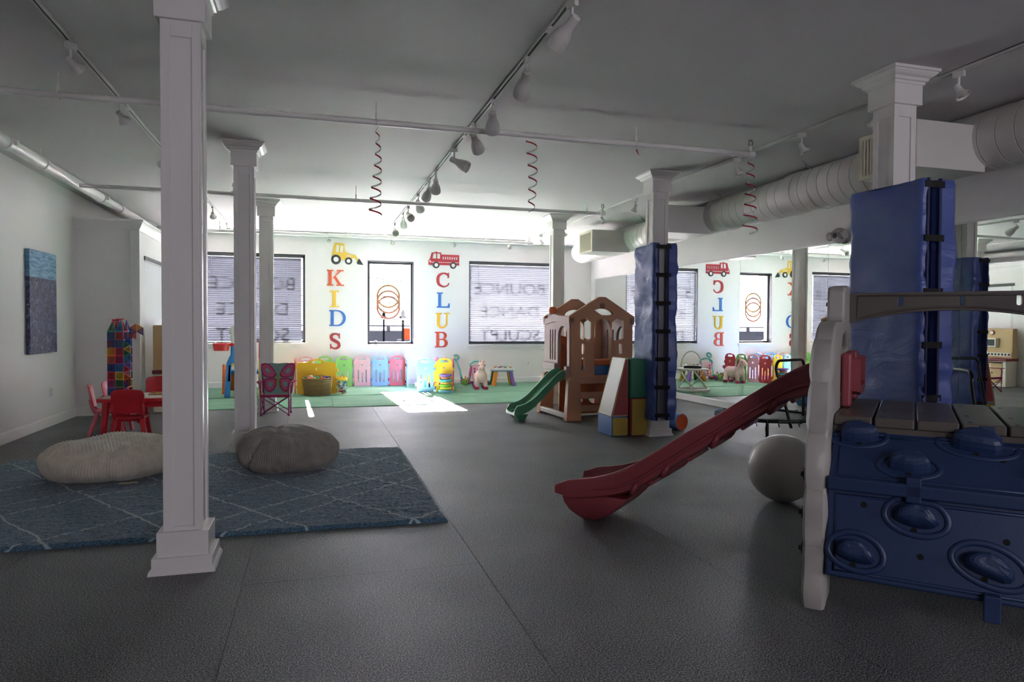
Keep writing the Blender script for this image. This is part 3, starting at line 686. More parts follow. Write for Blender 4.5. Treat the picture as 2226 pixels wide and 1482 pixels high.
# ================================================================ PAINTING
M, N, L, b = newmat('seascape_canvas')
tc = N.new('ShaderNodeTexCoord'); sp = N.new('ShaderNodeSeparateXYZ'); L.new(tc.outputs['Object'], sp.inputs[0])
mp = N.new('ShaderNodeMapping'); mp.inputs['Scale'].default_value = (3, 3, 16); L.new(tc.outputs['Object'], mp.inputs[0])
n1 = N.new('ShaderNodeTexNoise'); n1.inputs['Scale'].default_value = 1.6; n1.inputs['Detail'].default_value = 6; n1.inputs['Distortion'].default_value = .8; L.new(mp.outputs[0], n1.inputs['Vector'])
r1 = N.new('ShaderNodeValToRGB'); e = r1.color_ramp.elements; e[0].position = .3; e[0].color = (*lin('2f6f9f'), 1); e[1].position = .72; e[1].color = (*lin('93c0d8'), 1); L.new(n1.outputs[0], r1.inputs[0])
n3 = N.new('ShaderNodeTexNoise'); n3.inputs['Scale'].default_value = 16; n3.inputs['Detail'].default_value = 8; n3.inputs['Distortion'].default_value = 1.5; L.new(tc.outputs['Object'], n3.inputs['Vector'])
r2 = N.new('ShaderNodeValToRGB'); e = r2.color_ramp.elements; e[0].position = .35; e[0].color = (*lin('23222c'), 1); e[1].position = .55; e[1].color = (*lin('454b74'), 1)
q = e.new(.75); q.color = (*lin('8d93a8'), 1); L.new(n3.outputs[0], r2.inputs[0])
st = N.new('ShaderNodeMath'); st.operation = 'GREATER_THAN'; st.inputs[1].default_value = .3; L.new(sp.outputs[2], st.inputs[0])
mx = N.new('ShaderNodeMix'); mx.data_type = 'RGBA'; L.new(st.outputs[0], mx.inputs[0]); L.new(r2.outputs[0], mx.inputs[6]); L.new(r1.outputs[0], mx.inputs[7]); L.new(mx.outputs[2], b.inputs['Base Color'])
b.inputs['Roughness'].default_value = .4
# wall position from the left wall: y 9.25..10.15, z .95..2.12
tag(B().box(0, .045, -.425, .425, -.60, .62).build('canvas_painting', M, loc=(LX+.004, 9.53, 1.53), bevel=.004), 'unframed canvas of pale blue sky over dark blue sea on the left wall', 'painting')

# ================================================================ CLIMBER WITH RED SLIDE
STONE = mat('stone_plastic', 'a5a19b', .5, bump=.25, bs=14); BROWN = mat('brown_plastic', '57504b', .38, bump=.05, bs=120)
NBLUE = mat('navy_plastic', '1d3156', .42, bump=.06, bs=100); REDP = mat('red_slide_plastic', '8e4047', .38, bump=.06, bs=90)
O = V((2.195, 2.6, 0)); HD = R(46.5)
cl = thing('climbing_toy', 'large plastic climber with grey stone-look posts, blue climbing wall and brown deck', 'climber', O, -HD)
# local: x = along the wall (u), y = depth (w)
def wav(w, z, a=.012): return w+a*noise.noise((z*5, w*2, 3))
fr = [(0, 0), (-.004, .12), (.004, .24), (-.008, .3), (.012, .36), (.0, .5), (.026, .56), (.03, .62), (.05, .7), (.07, .78), (.09, .86), (.12, .9), (.15, 1.0), (.2, 1.08), (.24, 1.17), (.31, 1.25), (.4, 1.30), (.5, 1.325), (.84, 1.33), (.87, 1.36), (.88, 1.5), (.92, 1.53), (1.0, 1.52), (1.08, 1.54), (1.22, 1.53), (1.27, 1.49), (1.29, 1.3), (1.33, 1.0), (1.37, .7), (1.4, .4), (1.42, 0), (1.17, 0), (1.13, .15), (.9, .2), (.5, .2), (.3, .14), (.27, 0)]
hole = [(.70, .88), (1.14, .88), (1.14, 1.17), (1.05, 1.25), (.92, 1.275), (.79, 1.25), (.70, 1.17)]
for u0, nm in ((-.046, 'side_wall'), (1.1, 'side_wall')):
    o = B().plate(fr, [hole], 0, .092, M=TR((u0+.092, 0, 0), R(90))).build(nm, STONE, cl, bevel=.016, seg=3)
    # seams between the moulded stones on the front edge
    def fw(z):
        for (w0, a), (w1, c) in zip(fr[:20], fr[1:20]):
            if a <= z <= c: return w0+(w1-w0)*(z-a)/max(c-a, 1e-6)
        return .5
    zs_ = [.0, .3, .545, .8, 1.03, 1.24]
    for k in range(5):
        rg = []; za, zb = zs_[k]+.004, zs_[k+1]-.004
        for j in range(9):
            z = za+(zb-za)*j/8; e_ = .026*(1-abs(j/4-1)**3); ring = []; f_ = fw(z)
            for (uu, ww, nu_, nw_) in ((0, .1, -1, 0), (0, .06, -1, 0), (0, .02, -1, 0), (.012, 0, -.5, -1), (.046, -.004, 0, -1), (.08, 0, .5, -1), (.092, .02, 1, 0), (.092, .06, 1, 0), (.092, .1, 1, 0)):
                d_ = e_*(.55+.6*noise.noise((z*7+k, uu*20, ww*16)))
                ring.append((u0+uu+nu_*d_*.5, f_+ww+nw_*d_-.002, z))
            rg.append(ring)
        B().loft(rg).build('stone_block', STONE, o, smooth='a')
for z, w in ((.26, .06), (.43, .06), (.6, .1), (1.43, 1.08)):
    for u in (-.046,): B().cyl((u, w, z), (u-.025, w, z), .012, n=8).cyl((u-.002, w, z), (u-.012, w, z), .034, .03, 12).build('bolt_cap', DARK, cl, smooth='a')
# deck
dk = B(); dk.box(.046, 1.1, .3, 1.22, .74, .82).build('deck_frame', BROWN, cl, bevel=.006)
for k in range(6):
    x0 = .05+k*.175; B().box(x0, x0+.165, .29, 1.23, .82, .866).build('deck_plank', BROWN, cl, bevel=.008, seg=3)
for k in range(6):
    for w in (.36, .62, 1.1): B().cyl((.085+k*.175, w, .864), (.085+k*.175, w, .8675), .009, n=8).build('screw_recess', DARK, cl)
# top guard beam, arched below, two slots
ul = [(.046, 1.32)]+[(.046+.0527*i, 1.32+.075*sin(PI*i/20)**.8) for i in range(1, 20)]+[(1.1, 1.32), (1.1, 1.5), (.046, 1.5)]
B().plate(ul, [rrect(.30, .325, 1.42, 1.48, .01), rrect(.60, .625, 1.42, 1.48, .01), rrect(.86, .885, 1.42, 1.48, .01)], 1.2, 1.26).build('guard_beam', BROWN, cl, bevel=.006)
B().tube([(.09+.048*i, 1.2, 1.345+.07*sin(PI*i/20)**.8) for i in range(21)]+[(1.06, 1.2, 1.48), (.09, 1.2, 1.48)], .007, 6, loop=True).build('beam_rib', BROWN, cl, smooth='all')
# blue climbing panels
HOLE = mat('hole_black', '020202', .9)
def climb_panel(p0, p1, th, holds, name):
    (w0, z0), (w1, z1) = p0, p1; d = V((0, w1-w0, z1-z0)); ln = d.length; ang = math.atan2(z1-z0, w1-w0)
    Mx = Matrix.Translation((0, w0, z0)) @ Matrix.Rotation(ang, 4, 'X')   # local x=u, y=along slope, z=outwards
    b_ = B().box(.05, 1.096, 0, ln, -th, 0, Mx)
    o = b_.build(name, NBLUE, cl, bevel=.012, seg=3)
    B().tube([(.085, .03, 0), (.085, ln-.04, 0), (.45, ln-.04, 0), (.62, ln-.04, 0), (1.06, ln-.04, 0), (1.06, .03, 0), (.6, .03, 0), (.3, .03, 0)], .008, 6, loop=True, M=Mx, flat=.6).build('panel_rib', NBLUE, o, smooth='all')
    for k, (u, s, a, hw, hh) in enumerate(holds):
        Hx = Mx @ TR((u, s*ln, 0), a)
        lim = ln*(1-s)-.03 if s > .5 else 9
        rim = [(hw*1.5*cos(t), min(lim, hh*1.75*sin(t)*(1.15 if sin(t) > 0 else .9)), .0) for t in [2*PI*i/36 for i in range(36)]]
        B().tube(rim, .014, 8, loop=True, M=Hx, flat=.45).build('hold_rim', NBLUE, o, smooth='all')
        vs_ = []; rg = []
        for j in range(7):
            f = j/6; sc = [1.0, 1.02, .97, .86, .7, .5, .3][j]; z = [-.01, .02, .04, .052, .058, .06, .06][j]
            ring = []
            for i in range(14):
                t = 2*PI*i/14; rr = 1+.12*noise.noise((cos(t)*2+u*9, sin(t)*2, k*3.1))
                y = sin(t)*hh*sc*rr; x = cos(t)*hw*sc*rr; y -= .35*hh*(cos(t)**2)*sc-.15*hh
                ring.append((x, y+z*.35, z*(1.05-.4*(1-f)*noise.noise((cos(t)*1.5, sin(t)*1.5, u*7)))))
            rg.append(ring)
        B().loft(rg, M=Hx).build('climbing_hold', NBLUE, o)
        B().cyl((0, -hh*1.15, -.004), (0, -hh*1.15, .0015), .013, n=12, M=Hx).build('drain_hole', HOLE, o)
    for (u, s) in ((.2, .82), (.42, .35), (.72, .62)): B().cyl((u, s*ln, -.004), (u, s*ln, .0015), .013, n=12, M=Mx).build('drain_hole', HOLE, o)
    return o
climb_panel((-.03, .18), (.05, .575), .06, ((.17, .28, -.15, .075, .045), (.40, .74, -.1, .08, .045), (.66, .34, -.3, .09, .045), (.97, .72, .1, .08, .045)), 'lower_climbing_panel')
climb_panel((.045, .605), (.31, .80), .06, ((.16, .85, .1, .08, .04), (.37, .35, 0, .08, .04), (.63, .85, -.1, .1, .045), (.93, .3, 0, .08, .04)), 'upper_climbing_panel')
B().box(.05, 1.096, .01, .05, .56, .62).build('panel_lip', NBLUE, cl, bevel=.01)
for u, z, w in ((.64, .17, -.045), (.36, .6, .03), (.64, .81, .3)): B().box(u, u+.06, w-.02, w+.03, z-.06, z+.05).build('panel_clip', NBLUE, cl, bevel=.006)
# red slide, leaving the left side wall: local x negative = s
rail = [(-.14, 1.13), (-.02, 1.135), (.055, 1.123), (.18, 1.07), (.32, .98), (.56, .812), (.825, .637), (1.1, .443), (1.2, .385), (1.31, .34), (1.41, .31), (1.51, .293), (1.58, .284), (1.63, .268), (1.652, .245), (1.66, .225)]
bot = [(-.14, .93), (-.02, .945), (.055, .93), (.15, .905), (.24, .873), (.48, .705), (.825, .464), (1.07, .285), (1.14, .245), (1.2, .22), (1.3, .19), (1.45, .16), (1.58, .146), (1.63, .15), (1.652, .165), (1.66, .18)]
WN, WF = .70, 1.14
def interp(tab, s):
    for (a, za), (c, zc) in zip(tab, tab[1:]):
        if s <= c: return za+(zc-za)*max(0, (s-a))/(c-a)
    return tab[-1][1]
def rsm(tab, s):
    return sum(interp(tab, max(-.14, min(1.66, s+d))) for d in (-.06, -.03, 0, .03, .06))/5
S = [-.14+i*1.80/60 for i in range(61)]
sl = thing('red_slide', 'dark red plastic slide hooked onto the grey climber', 'slide', O, -HD)
rings = []
for s in S:
    zt = rsm(rail, s); zb = rsm(bot, s); zt = max(zt, zb+.01)
    bed = zb+min(.045, (zt-zb)*.4); wd = .012*(1 if s < 1.2 else 1)
    fl = .02*max(0, (s-1.1)/.5)
    a0, a1 = WN-.015-fl, WF+.015+fl
    rings.append([(-s, a0, zb+.02), (-s, a0-.004, zt-.015), (-s, a0+.004, zt-.003), (-s, a0+.016, zt), (-s, a0+.028, zt-.003), (-s, a0+.034, zt-.02), (-s, a0+.04, bed+.05), (-s, a0+.07, bed+.01), (-s, a0+.12, bed),
                  (-s, a1-.12, bed), (-s, a1-.07, bed+.01), (-s, a1-.04, bed+.05), (-s, a1-.034, zt-.02), (-s, a1-.028, zt-.003), (-s, a1-.016, zt), (-s, a1-.004, zt-.003), (-s, a1+.004, zt-.015), (-s, a1, zb+.02), (-s, a1-.05, zb), (-s, a0+.05, zb)])
B().loft(rings).build('chute', REDP, sl, smooth='a')
for a_ in (WN-.02, WF+.02):
    B().tube([(-s, a_, rsm(bot, s)+.065) for s in S[4:52]], .010, 6, flat=1).build('side_rib', REDP, sl, smooth='all')
for s in (.3, .62, .92, 1.12): # moulded cross ribs under the chute
    z = rsm(bot, s); B().tube([(-s+.02, WN-.012, z+.05), (-s-.005, WN-.016, z+.0), (-s-.02, WN+.0, z-.02), (-s-.02, WF, z-.02), (-s-.005, WF+.016, z), (-s+.02, WF+.012, z+.05)], .017, 8).build('cross_rib', REDP, sl, smooth='all')
for s in (.2, .47, .78, 1.02): B().cyl((-s, WN+.02, rsm(bot, s)-.005), (-s, WF-.02, rsm(bot, s)-.005), .014, n=8).build('bolt_bar', REDP, sl, smooth='a')
ft = []
for z, s0, s1, in_ in ((.195, 1.17, 1.6, .005), (.16, 1.2, 1.63, 0), (.12, 1.24, 1.62, .01), (.07, 1.3, 1.59, .03), (.03, 1.37, 1.55, .06), (.006, 1.42, 1.52, .085), (0, 1.44, 1.5, .1)):
    ft.append([(-s0, WN+in_, z), (-s1, WN+in_, z), (-s1-.012, WN+.06+in_, z), (-s1-.012, WF-.06-in_, z), (-s1, WF-in_, z), (-s0, WF-in_, z)])
B().loft(ft).build('foot', REDP, sl, bevel=.012, seg=2)
for a_ in (WN-.0, WF): # grip ears inside the wall
    B().box(.05, .1, a_-.05 if a_ == WN else a_-.04, a_+.04 if a_ == WN else a_+.05, .87, 1.16).build('grip_ear', REDP, sl, bevel=.016, seg=3)

# ================================================================ EXERCISE BALL
prof = []
for j in range(49):
    a = -PI/2+PI*j/48; r = .247*cos(a); z = .247+.247*sin(a)
    k = .0016*(j % 2) if 8 < j < 40 else 0
    prof.append((max(.001, r-k), z))
bl = thing('exercise_ball', 'grey ribbed exercise ball on the floor beside the climber', 'ball', (3.34, 4.30, 0))
B().lathe(prof, 64).build('ball_skin', mat('grey_ball', 'c4c1bb', .33, bump=.05, bs=8), bl, smooth='all')
B().cyl((-.02, -.2465, .3), (-.02, -.25, .301), .01, n=10).build('valve_plug', mat('plug', 'c9c6c0', .4), bl)

# ================================================================ TRAMPOLINES
BLKM = mat('black_tube', '1a1b1c', .3, .4); FAB = mat('trampoline_mat', '3b3d40', .6); BLUEC = mat('blue_cord', '2f7fc4', .5)
def trampoline(c, rad, rz, label, hx=.27, hw=.3):
    t = thing('mini_trampoline', label, 'trampoline', (*c, 0), rz, 'mini trampolines')
    h = .27
    B().torus((0, 0, h), rad, .017, 56, 8).build('frame_ring', BLKM, t, smooth='all')
    B().lathe([(.001, h-.008), (rad-.1, h-.008), (rad-.1, h), (.001, h)], 48).build('jump_mat', FAB, t, smooth='a')
    B().torus((0, 0, h+.012), rad-.045, .045, 56, 8, flat=.2).build('edge_pad', mat('edge_pad', '212325', .7), t, smooth='all')
    for k in range(30):
        a = 2*PI*k/30; r0, r1 = rad-.02, rad+.02
        B().tube([(r0*cos(a), r0*sin(a), h+.02), (r1*cos(a), r1*sin(a), h+.02), ((r1+.004)*cos(a), (r1+.004)*sin(a), h-.015), (r0*cos(a), r0*sin(a), h-.03), ((r0+.01)*cos(a+.02), (r0+.01)*sin(a+.02), h-.06)], .006, 5).build('bungee_loop', BLUEC if k % 7 in (2, 3) else DARK, t)
    for k in range(6):
        a = 2*PI*k/6; x, y = (rad-.01)*cos(a), (rad-.01)*sin(a)
        l = B().cyl((x, y, h), (x*1.02, y*1.02, .03), .016, n=10).build('leg', BLKM, t, smooth='a')
        B().cyl((x*1.02, y*1.02, 0), (x*1.02, y*1.02, .06), .022, n=10).build('rubber_foot', DARK, l, smooth='a')
    if hx:
        xb = math.sqrt((rad-.015)**2-hw*hw)
        pts = [(xb, -hw, .2)]+[(xb+(hx-xb)*f, -hw, .2+.62*f) for f in (.15, .6, 1)]+[(hx, -hw+.08*(1-cos(a)), .84+.08*sin(a)) for a in [i*PI/12 for i in range(7)]]
        pts += [(x, p[1]*-1, p[2]) for p in reversed(pts)]
        B().tube(pts, .016, 10).build('handlebar', BLKM, t, smooth='all')
    return t
trampoline((5.03, 6.75), .56, R(-66.6), 'black mini trampoline behind the red slide')
trampoline((5.3, 4.9), .5, R(-36), 'black mini trampoline mostly hidden behind the nearest blue pad', hx=.3)

# ================================================================ FOAM BLOCKS
def vinyl(n_, c): return mat('foam_'+n_, c, .42, bump=.12, bs=9)
FR, FY, FB, FG, FW, FO = vinyl('red', 'b94c4c'), vinyl('yellow', 'd2b04a'), vinyl('blue', '5f83c6'), vinyl('green', '3a8f6e'), vinyl('white', 'e3dfd6'), vinyl('orange', 'cf5a2a')
def two_tone(name, label, x0, x1, y0, y1, z0, z1, side, front):
    t = thing(name, label, 'foam block', ((x0+x1)/2, (y0+y1)/2, z0), group='soft foam blocks')
    w, d, h = (x1-x0)/2, (y1-y0)/2, z1-z0
    B().box(-w+.004, w-.004, -d+.004, d-.004, 0, h).build('core', side, t, bevel=.01, seg=3)
    for s in (-1, 1):
        B().plate(rrect(-w+.012, w-.008, .012, h-.012, .014), [], s*d-.006, s*d+.002).build('face_panel', front, t, bevel=.004, seg=2)
    return t
two_tone('foam_block', 'low foam block with yellow front and blue side, under the white wedge', 3.325, 3.535, 7.3, 7.72, 0, .232, FB, FY)
two_tone('foam_block', 'standing foam block with yellow front and red side, under the green block', 3.56, 3.785, 7.28, 7.6, 0, .445, FR, FY)
two_tone('foam_block', 'green foam block lying on the yellow one', 3.545, 3.765, 7.28, 7.62, .447, .905, vinyl('green2', '3a8a6c'), FG)
t = thing('foam_wedge', 'tall foam wedge with white slope and red sides on the low block', 'foam block', (3.43, 7.5, .234), group='soft foam blocks')
tri = [(-.11, 0), (.105, 0), (.105, .68), (.07, .68)]
B().plate(tri, [], -.19, .19).build('core', FW, t, bevel=.008, seg=2)
for s in (-1, 1): B().plate([(-.088, .012), (.097, .012), (.097, .67), (.074, .67)], [], s*.19-.004, s*.19+.003).build('face_panel', FR, t, bevel=.003, seg=1)
B().tube([(-.11, -.19, .002), (.07, -.19, .68), (.07, .19, .68), (-.11, .19, .002)], .005, 6, loop=True).build('piping', FY, t, smooth='all')
t = thing('foam_roll', 'foam roll with orange round end and blue side, lying behind the padded column', 'foam block', (4.37, 7.52, 0), R(-73), group='soft foam blocks')
B().cyl((-.62, 0, .105), (0, 0, .105), .105, n=36).build('roll_body', FB, t, smooth='a')
for x in (-.622, .0): B().cyl((x, 0, .105), (x+.006, 0, .105), .1, n=36).build('end_disc', FO, t, bevel=.003)

# ================================================================ PLAYHOUSE
TAN = mat('tan_plastic', 'c08a6a', .45, bump=.05, bs=60); MAU = mat('mauve_plastic', '9c7a78', .45, bump=.05, bs=60)
RUST = mat('rust_plastic', 'c4622e', .45, bump=.2, bs=8); GRN = mat('green_slide_plastic', '4a8a66', .35, bump=.05, bs=60); SKYB = mat('blue_slide_plastic', '2f74b5', .35)
CRM = mat('cream_plastic', 'd9cfc6', .45)
ph = thing('playhouse_climber', 'brown plastic toy playhouse with two gables and a raised deck', 'playhouse', (3.34, 8.66, 0), R(3))
PW, PD = .92, .95     # local x: right, y: back
def gable(nm, y, mt):
    o = [(0, .58), (PW, .58), (PW+.01, 1.33), (PW+.04, 1.34), (PW+.04, 1.42), (PW/2+.05, 1.69), (PW/2-.05, 1.69), (-.04, 1.42), (-.04, 1.34), (-.01, 1.33)]
    h1 = [(.13, 1.12), (.22, 1.08), (.31, 1.11), (.31, 1.34), (.22, 1.40), (.13, 1.37)]; h2 = [(PW-p[0], p[1]) for p in h1]
    dr = [(.345, .615), (.60, .615), (.60, 1.27)]+arc(.4725, 1.27, .1275, 0, 180, 8)+[(.345, 1.27)]
    if y > .1: dr = [(.36, .70), (.60, .70), (.60, 1.26)]+arc(.48, 1.26, .12, 0, 180, 8)+[(.36, 1.26)]
    h3 = arc(PW/2, 1.44, .17, 0, 180, 10, .09)
    s1 = rrect(.15, .2, .9, 1.05, .02); s2 = rrect(PW-.2, PW-.15, .9, 1.05, .02); s3 = rrect(.15, .2, .68, .86, .02)
    return B().plate(o, [h1, h2, h3, dr, s1, s2, s3], y, y+.05).build(nm, mt, ph, bevel=.008, seg=2)
gable('front_gable', 0, TAN); gable('rear_gable', PD-.05, TAN)
# left wall with arched doorway and bars
def side(x, nm):
    o = [(0.02, .62), (PD-.02, .62), (PD-.02, 1.36)]+[(PD-.02-(PD-.04)*i/12, 1.36+.045*sin(PI*i/12)+.02*(1 if 3 < i < 9 else 0)) for i in range(13)]
    bars = [rrect(.50+.085*k, .545+.085*k, .80, 1.24, .02) for k in range(3)]
    dr = [(.10, .645), (.42, .645), (.42, 1.13)]+arc(.26, 1.13, .16, 0, 180, 10, .16)+[(.10, 1.13)]
    Mx = Matrix.Translation((x, 0, 0)) @ Matrix.Rotation(R(90), 4, 'Z')
    w = B().plate(o, [dr]+bars, -.022, .022, M=Mx).build(nm, MAU, ph, bevel=.007, seg=2)
    fa = B(); fa.plate([(0, 1.31)]+[(PD*i/14, 1.40+.05*sin(PI*i/14)**2+.012*sin(PI*i/3.5)) for i in range(15)]+[(PD, 1.31)]+[(PD-PD*i/14, 1.31+.04*sin(PI*i/14)**2) for i in range(1, 14)], [], -.035, .035, M=Mx)
    fa.build('fascia', MAU, w, bevel=.006, seg=2)
    B().box(-.06, .03, .45, PD-.02, .66, .76, Matrix.Translation((x, 0, 0))).build('sill_box', MAU, w, bevel=.012, seg=2)
    B().box(-.06, .03, .03, .12, .56, .74, Matrix.Translation((x, 0, 0))).build('sill_box', MAU, w, bevel=.012, seg=2)
    return w
side(.0, 'left_wall'); side(PW, 'right_wall')
# lower frame: splayed legs and deck skirt
sk = B()
for (cx, cy, sx, sy) in ((.04, .02, -1, -1), (PW-.04, .02, 1, -1), (.04, PD-.02, -1, 1), (PW-.04, PD-.02, 1, 1)):
    top = [(cx-.09, cy-.05, .57), (cx+.09, cy-.05, .57), (cx+.09, cy+.05, .57), (cx-.09, cy+.05, .57)]
    botm = [(cx-.11+sx*.03, cy-.06+sy*.05, 0), (cx+.11+sx*.03, cy-.06+sy*.05, 0), (cx+.11+sx*.03, cy+.06+sy*.05, 0), (cx-.11+sx*.03, cy+.06+sy*.05, 0)]
    B().loft([botm, top]).build('leg', TAN, ph, bevel=.012, seg=2)
B().box(-.03, PW+.03, -.03, .05, .50, .60).build('deck_skirt', TAN, ph, bevel=.008)
B().box(-.03, PW+.03, PD-.05, PD+.03, .50, .60).build('deck_skirt', TAN, ph, bevel=.008)
for z in (.12, .30): B().box(.1, PW-.1, -.05, -.01, z, z+.09).build('ladder_rung', TAN, ph, bevel=.01)
B().box(.02, PW-.02, .0, PD-.0, .55, .60).build('deck', SKYB, ph, bevel=.005)
B().box(.15, PW-.05, .10, .4, .74, .82).build('bench', RUST, ph, bevel=.012)
B().box(.15, PW-.05, .12, .16, .60, .74).build('bench_front', SKYB, ph, bevel=.004)
# rust rear wall with oval windows, above and below the deck
B().plate([(.06, .60), (.33, .60), (.33, 1.12), (.2, 1.15), (.06, 1.12)], [circ(.2, .97, .08, 18, .06)], PD-.09, PD-.06).build('rear_panel', RUST, ph, bevel=.005)
B().plate([(.05, .02), (PW-.05, .02), (PW-.05, .52), (.05, .52)], [circ(.3, .22, .12, 18, .06), circ(.64, .22, .12, 18, .06)], PD*.55, PD*.55+.03).build('lower_panel', RUST, ph, bevel=.005)
B().box(-.09, -.02, .02, PD-.02, .03, .1).build('foot_rail', CRM, ph, bevel=.012)
# chimney top and brand plate shape
B().box(-.0, .12, PD-.2, PD-.08, 1.40, 1.47).build('chimney_base', MAU, ph, bevel=.008); B().lathe([(.05, 1.47), (.06, 1.52), (.045, 1.56), (.02, 1.57)], 10, (.06, PD-.14, 0)).build('chimney_flame', RUST, ph, smooth='a')
B().box(PW/2-.035, PW/2+.035, -.008, .0, 1.53, 1.6).build('gable_plaque', mat('plaque', '76564b', .5), ph, bevel=.004)
def small_slide(parent, mt, M, nm, L_=.78, H=.60, wd=.34):
    tab = [(0, H), (.06, H), (.14, H*.95), (.3, H*.68), (.5, H*.36), (.6, H*.26), (.68, .135), (.74, .12), (L_, .12)]
    S = [i*L_/40 for i in range(41)]; rings = []
    def zz(s): return sum(interp(tab, max(0, min(L_, s+d))) for d in (-.05, -.025, 0, .025, .05))/5
    for s in S:
        z = zz(s); hr = .085 if s < L_-.05 else .085*(L_-s)/.05+.012
        w2 = wd/2
        rings.append([(-s, -w2, z-.035), (-s, -w2-.006, z+hr), (-s, -w2+.004, z+hr+.008), (-s, -w2+.026, z+hr+.008), (-s, -w2+.034, z+hr-.01), (-s, -w2+.05, z+.012), (-s, -w2+.09, z), (-s, w2-.09, z), (-s, w2-.05, z+.012), (-s, w2-.034, z+hr-.01), (-s, w2-.026, z+hr+.008), (-s, w2-.004, z+hr+.008), (-s, w2+.006, z+hr), (-s, w2, z-.035)])
    o = B().loft(rings, M=M).build(nm, mt, parent, smooth='a')
    B().loft([[(-L_+.02+d, -wd/2+i_, z), (-L_+.2-d*.5, -wd/2+i_, z), (-L_+.2-d*.5, wd/2-i_, z), (-L_+.02+d, wd/2-i_, z)] for z, d, i_ in ((.1, 0, .0), (.09, 0, .005), (.03, .05, .03), (0, .06, .04))], M=M).build('slide_foot', mt, o, bevel=.01)
    return o
small_slide(ph, GRN, TR((-.0, .27, 0)), 'green_slide'); small_slide(ph, SKYB, TR((PW+.0, .55, 0), PI), 'blue_slide')
